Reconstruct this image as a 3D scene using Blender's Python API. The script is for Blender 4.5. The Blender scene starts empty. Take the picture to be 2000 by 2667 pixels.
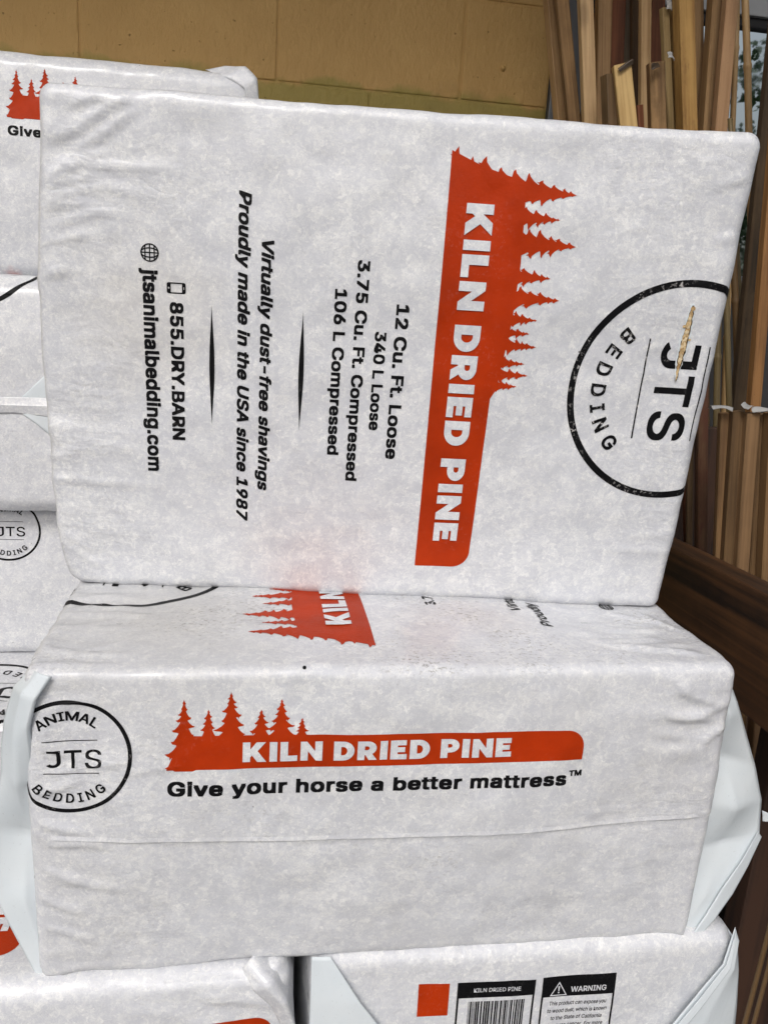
import bpy, bmesh, math, random
import numpy as np
from mathutils import Vector, Matrix

SC = bpy.context.scene
COL = SC.collection

# ------------------------------------------------------------------ camera
F_PX, YAW, PITCH, ROLL = 2183.2, 0.16201, 0.25392, 0.06302
def cam_axes():
    cy, sy = math.cos(YAW), math.sin(YAW)
    cp, sp = math.cos(PITCH), math.sin(PITCH)
    f = Vector((sy * cp, cy * cp, -sp)); r = Vector((cy, -sy, 0)); u = r.cross(f)
    r2 = math.cos(ROLL) * r + math.sin(ROLL) * u
    u2 = -math.sin(ROLL) * r + math.cos(ROLL) * u
    return r2, u2, f
cam_data = bpy.data.cameras.new('camera')
cam = bpy.data.objects.new('camera', cam_data)
COL.objects.link(cam)
_r, _u, _f = cam_axes()
_m = Matrix((_r, _u, -_f)).transposed().to_4x4()
_m.translation = Vector((-0.14605, -0.70214, 0.65484))
cam.matrix_world = _m
cam_data.sensor_fit = 'VERTICAL'
cam_data.sensor_height = 36.0
cam_data.sensor_width = 27.0
cam_data.lens = 36.0 * F_PX / 2667.0
cam_data.clip_start = 0.02
cam_data.clip_end = 500
SC.camera = cam

# ------------------------------------------------------------------ light
SUN_EL, SUN_AZ = math.radians(43), math.radians(203)      # azimuth from +Y, clockwise: behind the camera, a little left
world = bpy.data.worlds.new('World'); SC.world = world
world.use_nodes = True
wn = world.node_tree.nodes; wl = world.node_tree.links
bg = wn['Background']
sky = wn.new('ShaderNodeTexSky'); sky.sky_type = 'NISHITA'; sky.sun_disc = False
sky.sun_elevation = SUN_EL; sky.sun_rotation = SUN_AZ
sky.air_density = 1.0; sky.dust_density = 6.0; sky.ozone_density = 1.0
veil = wn.new('ShaderNodeHueSaturation'); veil.inputs['Saturation'].default_value = 0.45      # thin overcast
wl.new(sky.outputs[0], veil.inputs['Color']); wl.new(veil.outputs[0], bg.inputs[0]); bg.inputs[1].default_value = 0.10
sun_d = bpy.data.lights.new('sun', 'SUN'); sun_d.energy = 1.0; sun_d.angle = math.radians(16); sun_d.color = (1.0, 0.98, 0.965)
sun = bpy.data.objects.new('sun', sun_d); COL.objects.link(sun)
_d = Vector((math.sin(SUN_AZ) * math.cos(SUN_EL), math.cos(SUN_AZ) * math.cos(SUN_EL), math.sin(SUN_EL)))
sun.rotation_euler = _d.to_track_quat('Z', 'Y').to_euler()
SC.view_settings.view_transform = 'Standard'
SC.view_settings.look = 'None'
SC.view_settings.exposure = 0.19
SC.view_settings.gamma = 1.0
SC.view_settings.use_curve_mapping = False
SC.cycles.max_bounces = 6

# ------------------------------------------------------------------ helpers
def tag(o, label=None, cat=None, group=None, kind=None):
    if label: o['label'] = label
    if cat: o['category'] = cat
    if group: o['group'] = group
    if kind: o['kind'] = kind
    return o
def empty(name, loc=(0, 0, 0), rz=0.0):
    o = bpy.data.objects.new(name, None); COL.objects.link(o)
    o.location = loc; o.rotation_euler = (0, 0, rz); o.empty_display_size = 0.05
    return o
def mesh_obj(name, verts, faces, mat, parent=None, smooth=True):
    me = bpy.data.meshes.new(name)
    me.from_pydata([tuple(v) for v in verts], [], [tuple(f) for f in faces])
    if smooth:
        me.polygons.foreach_set('use_smooth', [True] * len(me.polygons))
    me.update()
    if mat: me.materials.append(mat)
    o = bpy.data.objects.new(name, me); COL.objects.link(o)
    if parent: o.parent = parent
    return o
def bm_obj(name, bm, mat, parent=None, smooth=False):
    me = bpy.data.meshes.new(name); bm.to_mesh(me); bm.free()
    if smooth:
        me.polygons.foreach_set('use_smooth', [True] * len(me.polygons))
    me.update()
    if mat: me.materials.append(mat)
    o = bpy.data.objects.new(name, me); COL.objects.link(o)
    if parent: o.parent = parent
    return o
def bm_box(bm, lo, hi, bevel=0.0):
    lo = Vector(lo); hi = Vector(hi)
    r = bmesh.ops.create_cube(bm, size=1.0)
    vs = r['verts']
    for v in vs:
        v.co = Vector([(lo[i] + hi[i]) / 2 + v.co[i] * (hi[i] - lo[i]) for i in range(3)])
    if bevel:
        es = list({e for v in vs for e in v.link_edges})
        bmesh.ops.bevel(bm, geom=es, offset=bevel, segments=2, profile=0.6, affect='EDGES')

def _hash(ix, iy, iz, seed):
    n = (ix * 374761393 + iy * 668265263 + iz * 2147483647 + seed * 974634777) & 0xFFFFFFFF
    n = ((n ^ (n >> 13)) * 1274126177) & 0xFFFFFFFF
    n = ((n ^ (n >> 16)) * 2246822519) & 0xFFFFFFFF
    return ((n ^ (n >> 15)) & 0xFFFF) / 32767.5 - 1.0
def noise(p, seed=0):
    p = np.asarray(p, float); i = np.floor(p).astype(np.int64); f = p - i
    w = f * f * f * (f * (f * 6 - 15) + 10)
    out = np.zeros(len(p))
    for dx in (0, 1):
        for dy in (0, 1):
            for dz in (0, 1):
                ww = (w[:, 0] if dx else 1 - w[:, 0]) * (w[:, 1] if dy else 1 - w[:, 1]) * (w[:, 2] if dz else 1 - w[:, 2])
                out += ww * _hash(i[:, 0] + dx, i[:, 1] + dy, i[:, 2] + dz, seed)
    return out
def sstep(a, b, x):
    t = np.clip((x - a) / (b - a), 0, 1); return t * t * (3 - 2 * t)

# ------------------------------------------------------------------ materials
class NT:
    def __init__(s, name):
        s.m = bpy.data.materials.new(name); s.m.use_nodes = True
        s.n = s.m.node_tree.nodes; s.l = s.m.node_tree.links
        s.b = s.n['Principled BSDF']; s.out = s.n['Material Output']
        s.tc = s.n.new('ShaderNodeTexCoord')
    def new(s, t, **kw):
        n = s.n.new(t)
        for k, v in kw.items(): setattr(n, k, v)
        return n
    def put(s, sock, v):
        if v is None: return
        if hasattr(v, 'is_linked') or isinstance(v, bpy.types.NodeSocket): s.l.new(v, sock)
        else: sock.default_value = v
    def map(s, vec=None, scale=(1, 1, 1), loc=(0, 0, 0), rot=(0, 0, 0)):
        n = s.new('ShaderNodeMapping'); s.put(n.inputs['Vector'], vec or s.tc.outputs['Object'])
        n.inputs['Scale'].default_value = scale; n.inputs['Location'].default_value = loc; n.inputs['Rotation'].default_value = rot
        return n.outputs[0]
    def noise(s, vec, scale, detail=3, rough=0.55, dist=0.0, color=False):
        n = s.new('ShaderNodeTexNoise'); s.put(n.inputs['Vector'], vec)
        n.inputs['Scale'].default_value = scale; n.inputs['Detail'].default_value = detail
        n.inputs['Roughness'].default_value = rough; n.inputs['Distortion'].default_value = dist
        return n.outputs['Color' if color else 'Fac']
    def voro(s, vec, scale, out='Color', feature='F1', rand=1.0):
        n = s.new('ShaderNodeTexVoronoi', feature=feature); s.put(n.inputs['Vector'], vec)
        n.inputs['Scale'].default_value = scale; n.inputs['Randomness'].default_value = rand
        return n.outputs[out]
    def math(s, op, a, b=0.0, c=0.0, clamp=False):
        n = s.new('ShaderNodeMath', operation=op); n.use_clamp = clamp
        s.put(n.inputs[0], a); s.put(n.inputs[1], b); s.put(n.inputs[2], c); return n.outputs[0]
    def ramp(s, fac, stops):
        n = s.new('ShaderNodeValToRGB'); s.put(n.inputs[0], fac)
        e = n.color_ramp.elements
        while len(e) < len(stops): e.new(0.5)
        for el, (p, c) in zip(e, stops):
            el.position = p; el.color = (c, c, c, 1) if not hasattr(c, '__len__') else (*c[:3], 1)
        return n.outputs[0]
    def rng(s, v, a, b, c=0.0, d=1.0):
        n = s.new('ShaderNodeMapRange'); s.put(n.inputs[0], v)
        for i, x in enumerate((a, b, c, d)): n.inputs[i + 1].default_value = x
        return n.outputs[0]
    def mix(s, f, a, b, blend='MIX'):
        n = s.new('ShaderNodeMix', data_type='RGBA', blend_type=blend)
        s.put(n.inputs[0], f)
        for sock, v in ((n.inputs[6], a), (n.inputs[7], b)):
            if isinstance(v, bpy.types.NodeSocket): s.l.new(v, sock)
            else: sock.default_value = (*v[:3], 1)
        return n.outputs[2]
    def bump(s, h, strength=0.3, dist=0.001, normal=None):
        n = s.new('ShaderNodeBump'); s.put(n.inputs['Height'], h)
        n.inputs['Strength'].default_value = strength; n.inputs['Distance'].default_value = dist
        if normal is not None: s.l.new(normal, n.inputs['Normal'])
        return n.outputs[0]
    def vadd(s, a, b, k):
        sc = s.new('ShaderNodeVectorMath', operation='SCALE'); s.put(sc.inputs[0], b); sc.inputs['Scale'].default_value = k
        ad = s.new('ShaderNodeVectorMath', operation='ADD'); s.put(ad.inputs[0], a); s.put(ad.inputs[1], sc.outputs[0])
        return ad.outputs[0]

FILM = (0.700, 0.692, 0.702)
def film_base(t, seed=0.0):
    """mottled look of wood shavings pressed against thin white film; returns colour and height"""
    v = t.map(loc=(seed, seed * 1.7, seed * 0.6))
    w = t.vadd(v, t.noise(v, 75, 5, 0.72, color=True), 0.030)
    c1 = t.voro(w, 150); c2 = t.voro(t.vadd(w, v, 0.37), 62)
    a = t.new('ShaderNodeSeparateColor'); t.l.new(c1, a.inputs[0])
    b = t.new('ShaderNodeSeparateColor'); t.l.new(c2, b.inputs[0])
    n1 = t.noise(v, 52, 8, 0.74)
    n0 = t.noise(v, 6.5, 3, 0.6)
    f1 = t.rng(t.noise(w, 62, 6, 0.68), 0.485, 0.535)          # shavings that touch the film show as paler flakes
    f2 = t.rng(t.noise(t.vadd(w, v, 0.5), 150, 5, 0.70), 0.515, 0.550)
    f3 = t.rng(t.noise(t.map(w, scale=(1, 1.5, 1.2), rot=(.4, .9, .2)), 210, 4, 0.65), 0.555, 0.590)
    dens = t.rng(n0, 0.36, 0.60, 0.70, 1.0)
    s = t.math('MULTIPLY', t.math('ADD', t.math('MULTIPLY', f1, 0.25), t.math('MULTIPLY', f2, 0.30)), dens)
    s = t.math('ADD', s, t.math('MULTIPLY', f3, 0.30))
    s = t.math('ADD', s, t.math('MULTIPLY', a.outputs[0], 0.16))
    s = t.math('ADD', s, t.math('MULTIPLY', t.rng(n1, 0.25, 0.75), 0.16))
    col = t.ramp(s, [(0.08, (0.570, 0.585, 0.630)), (0.36, (0.640, 0.654, 0.688)), (0.62, (0.730, 0.740, 0.750)), (0.90, (0.855, 0.860, 0.862))])
    h = t.math('ADD', t.math('MULTIPLY', n1, 0.9), t.math('ADD', t.math('MULTIPLY', f2, 0.10), t.math('MULTIPLY', f3, 0.12)))
    h = t.math('ADD', h, t.math('MULTIPLY', t.noise(v, 190, 3, 0.6), 0.40))
    return col, h, v
def dirt(t, col, v, amount, zlo=None, zhi=None):
    sp = t.noise(t.map(v, scale=(1, 1.6, 1.6)), 210, 3, 0.7)
    area = t.rng(t.noise(v, 9, 4, 0.6), 0.46, 0.70)
    m = t.math('MULTIPLY', t.rng(sp, 0.54, 0.72), area)
    m = t.math('MULTIPLY', m, amount)
    if zlo is not None:
        g = t.new('ShaderNodeNewGeometry'); x = t.new('ShaderNodeSeparateXYZ'); t.l.new(g.outputs['Normal'], x.inputs[0])
        m = t.math('MULTIPLY', m, t.rng(x.outputs[2], 0.2, 0.9, 0.25, 1.0))
    col = t.mix(t.math('MINIMUM', m, 0.75), col, (0.16, 0.145, 0.125))
    grime = t.math('MULTIPLY', t.rng(t.noise(v, 7, 5, 0.7), 0.46, 0.75), 0.14 * amount)
    col = t.mix(grime, col, (0.36, 0.34, 0.31))
    sp2 = t.rng(t.voro(v, 48, 'Distance'), 0.055, 0.035)
    pick = t.new('ShaderNodeSeparateColor'); t.l.new(t.voro(v, 48), pick.inputs[0])
    sp2 = t.math('MULTIPLY', sp2, t.math('GREATER_THAN', pick.outputs[0], 0.93))
    return t.mix(t.math('MULTIPLY', sp2, 0.8), col, (0.06, 0.05, 0.045))
def stain(t, col, spots):
    for (p, r, c, k) in spots:
        d = t.new('ShaderNodeVectorMath', operation='DISTANCE')
        t.l.new(t.vadd(t.tc.outputs['Object'], t.noise(t.tc.outputs['Object'], 25, 3, color=True), 0.05), d.inputs[0]); d.inputs[1].default_value = tuple(q + 0.025 for q in p)
        col = t.mix(t.rng(d.outputs['Value'], r, r * 0.15, 0.0, k), col, c)
    return col
def mat_film(name, seed=0.0, dirt_amt=0.35, spots=(), top=False, bump=0.34):
    t = NT(name)
    col, h, v = film_base(t, seed)
    col = stain(t, col, spots)
    col = dirt(t, col, v, dirt_amt, 0 if top else None)
    t.l.new(col, t.b.inputs['Base Color'])
    t.put(t.b.inputs['Roughness'], t.rng(t.noise(v, 30, 3), 0.3, 0.7, 0.26, 0.44))
    t.b.inputs['IOR'].default_value = 1.5
    t.b.inputs['Coat Weight'].default_value = 0.35; t.b.inputs['Coat Roughness'].default_value = 0.16
    x = t.new('ShaderNodeSeparateXYZ'); t.l.new(t.tc.outputs['Object'], x.inputs[0])
    ends = t.rng(t.math('ABSOLUTE', x.outputs[0]), 0.17, 0.31)                               # film gathers towards the sealed ends
    cw = t.vadd(v, t.noise(v, 13, 2, color=True), 0.05)
    cr = t.math('ABSOLUTE', t.math('SUBTRACT', t.noise(t.map(cw, scale=(0.22, 1, 1)), 62, 3, 0.55), 0.5))
    cr = t.math('MULTIPLY', cr, t.math('ADD', 0.10, t.math('MULTIPLY', ends, t.rng(t.noise(v, 9, 2), .35, .62, .25, 1.0))))
    n = t.bump(h, bump, 0.0024)
    n = t.bump(cr, 0.28, 0.007, n)
    t.l.new(n, t.b.inputs['Normal'])
    return t.m
def mat_ink(name, c, seed=0.0, scuff=0.3, rough=0.38):
    t = NT(name)
    fcol, h, v = film_base(t, seed)
    sp = t.noise(v, 260, 3, 0.7); area = t.rng(t.noise(v, 16, 3, 0.6), 0.50, 0.66)
    line = t.noise(t.map(v, scale=(1.0, 1.0, 0.12), rot=(0.3, 0.7, 0.4)), 300, 2)
    m = t.math('MULTIPLY', t.rng(sp, 0.56, 0.64), area)
    m = t.math('ADD', m, t.math('MULTIPLY', t.rng(line, 0.70, 0.74), area))
    m = t.math('MULTIPLY', m, scuff, clamp=True)
    vv = t.rng(t.noise(v, 20, 4), 0.3, 0.7, 0.85, 1.15)
    base = t.mix(1.0, c, vv, 'MULTIPLY')
    t.l.new(t.mix(m, base, (0.62, 0.60, 0.59)), t.b.inputs['Base Color'])
    t.b.inputs['Roughness'].default_value = rough; t.b.inputs['IOR'].default_value = 1.22
    t.l.new(t.bump(h, 0.35, 0.0022), t.b.inputs['Normal'])
    return t.m
def mat_flap(name):
    t = NT(name)
    v = t.map()
    n = t.noise(v, 14, 4, 0.6)
    col = t.ramp(n, [(0.3, (0.765, 0.825, 0.865)), (0.7, (0.825, 0.872, 0.90))])
    speck = t.rng(t.noise(v, 420, 2, 0.6), 0.66, 0.74)
    col = t.mix(t.math('MULTIPLY', speck, 0.22), col, (0.35, 0.34, 0.33))
    t.l.new(col, t.b.inputs['Base Color'])
    t.b.inputs['Roughness'].default_value = 0.24
    w = t.noise(t.map(v, scale=(1, 1, 0.4), rot=(0.5, 0.2, 0.8)), 26, 3, 0.5, 1.2)
    t.l.new(t.bump(w, 0.15, 0.006), t.b.inputs['Normal'])
    tr = t.new('ShaderNodeBsdfTranslucent'); t.l.new(col, tr.inputs[0])
    mx = t.new('ShaderNodeMixShader'); mx.inputs[0].default_value = 0.25
    t.l.new(t.b.outputs[0], mx.inputs[1]); t.l.new(tr.outputs[0], mx.inputs[2]); t.l.new(mx.outputs[0], t.out.inputs[0])
    return t.m
def mat_wood(name, light, dark, rough=0.7, scale=1.0, blotch=None, blotch_amt=0.0, grain=0.5):
    t = NT(name)
    oi = t.new('ShaderNodeObjectInfo')
    off = t.new('ShaderNodeVectorMath', operation='SCALE'); off.inputs[0].default_value = (3.1, 5.7, 9.3); t.l.new(oi.outputs['Random'], off.inputs['Scale'])
    ad = t.new('ShaderNodeVectorMath', operation='ADD'); t.l.new(t.tc.outputs['Object'], ad.inputs[0]); t.l.new(off.outputs[0], ad.inputs[1])
    v = ad.outputs[0]
    g1 = t.noise(t.map(v, scale=(1, 1, 0.018)), 230 * scale, 4, 0.6, 0.3)
    g2 = t.noise(t.map(v, scale=(1, 1, 0.05)), 55 * scale, 3, 0.6, 0.6)
    g3 = t.noise(v, 7, 4, 0.65)
    s = t.math('ADD', t.math('MULTIPLY', g1, grain), t.math('MULTIPLY', g2, 0.7 - grain * 0.3))
    s = t.math('ADD', s, t.math('MULTIPLY', g3, 0.35))
    col = t.mix(t.rng(s, 0.57, 0.79), dark, light)
    kv = t.map(v, scale=(1, 1, 0.38)); kd = t.voro(kv, 17, 'Distance'); ks = t.new('ShaderNodeSeparateColor'); t.l.new(t.voro(kv, 17), ks.inputs[0])
    knot = t.math('MULTIPLY', t.rng(kd, 0.20, 0.09), t.math('GREATER_THAN', ks.outputs[0], 0.80))
    col = t.mix(t.math('MULTIPLY', knot, 0.6), col, tuple(q * 0.55 for q in dark))
    if blotch:
        bm_ = t.rng(t.noise(t.map(v, scale=(1, 1, 0.35)), 22, 5, 0.7), 0.48, 0.66)
        col = t.mix(t.math('MULTIPLY', bm_, blotch_amt), col, blotch)
    dots = t.rng(t.noise(v, 330, 2), 0.68, 0.76)
    col = t.mix(t.math('MULTIPLY', dots, 0.35), col, tuple(q * 0.4 for q in dark))
    t.l.new(col, t.b.inputs['Base Color'])
    t.b.inputs['Roughness'].default_value = rough
    t.l.new(t.bump(s, 0.35, 0.0015), t.b.inputs['Normal'])
    return t.m
def mat_plain(name, c, rough=0.5, metal=0.0, nscale=40, var=0.15, bump=0.0):
    t = NT(name)
    n = t.noise(t.map(), nscale, 4, 0.6)
    col = t.mix(n, tuple(q * (1 - var) for q in c), tuple(min(1, q * (1 + var)) for q in c))
    t.l.new(col, t.b.inputs['Base Color'])
    t.b.inputs['Roughness'].default_value = rough; t.b.inputs['Metallic'].default_value = metal
    if bump: t.l.new(t.bump(n, bump, 0.002), t.b.inputs['Normal'])
    return t.m

ORANGE = (0.40, 0.032, 0.003)
BLACK = (0.005, 0.005, 0.006)
M_FLAP = mat_flap('blue_white_film')
M_SHAVE = None

# ------------------------------------------------------------------ flat shapes in millimetres -> metres
DG = None
def _curve_to_mesh(cu):
    o = bpy.data.objects.new('tmp_shape', cu); COL.objects.link(o)
    bpy.context.view_layer.update()
    dg = bpy.context.evaluated_depsgraph_get()
    me = bpy.data.meshes.new_from_object(o.evaluated_get(dg))
    vs = [(v.co.x, v.co.y) for v in me.vertices]; fs = [tuple(p.vertices) for p in me.polygons]
    bpy.data.objects.remove(o); bpy.data.meshes.remove(me)
    return vs, fs
def polys(loops):
    cu = bpy.data.curves.new('tmp_shape', 'CURVE'); cu.dimensions = '2D'; cu.fill_mode = 'BOTH'
    for lp in loops:
        sp = cu.splines.new('POLY'); sp.points.add(len(lp) - 1); sp.use_cyclic_u = True
        for q, (x, y) in zip(sp.points, lp): q.co = (x, y, 0, 1)
    r = _curve_to_mesh(cu); bpy.data.curves.remove(cu); return r
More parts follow.
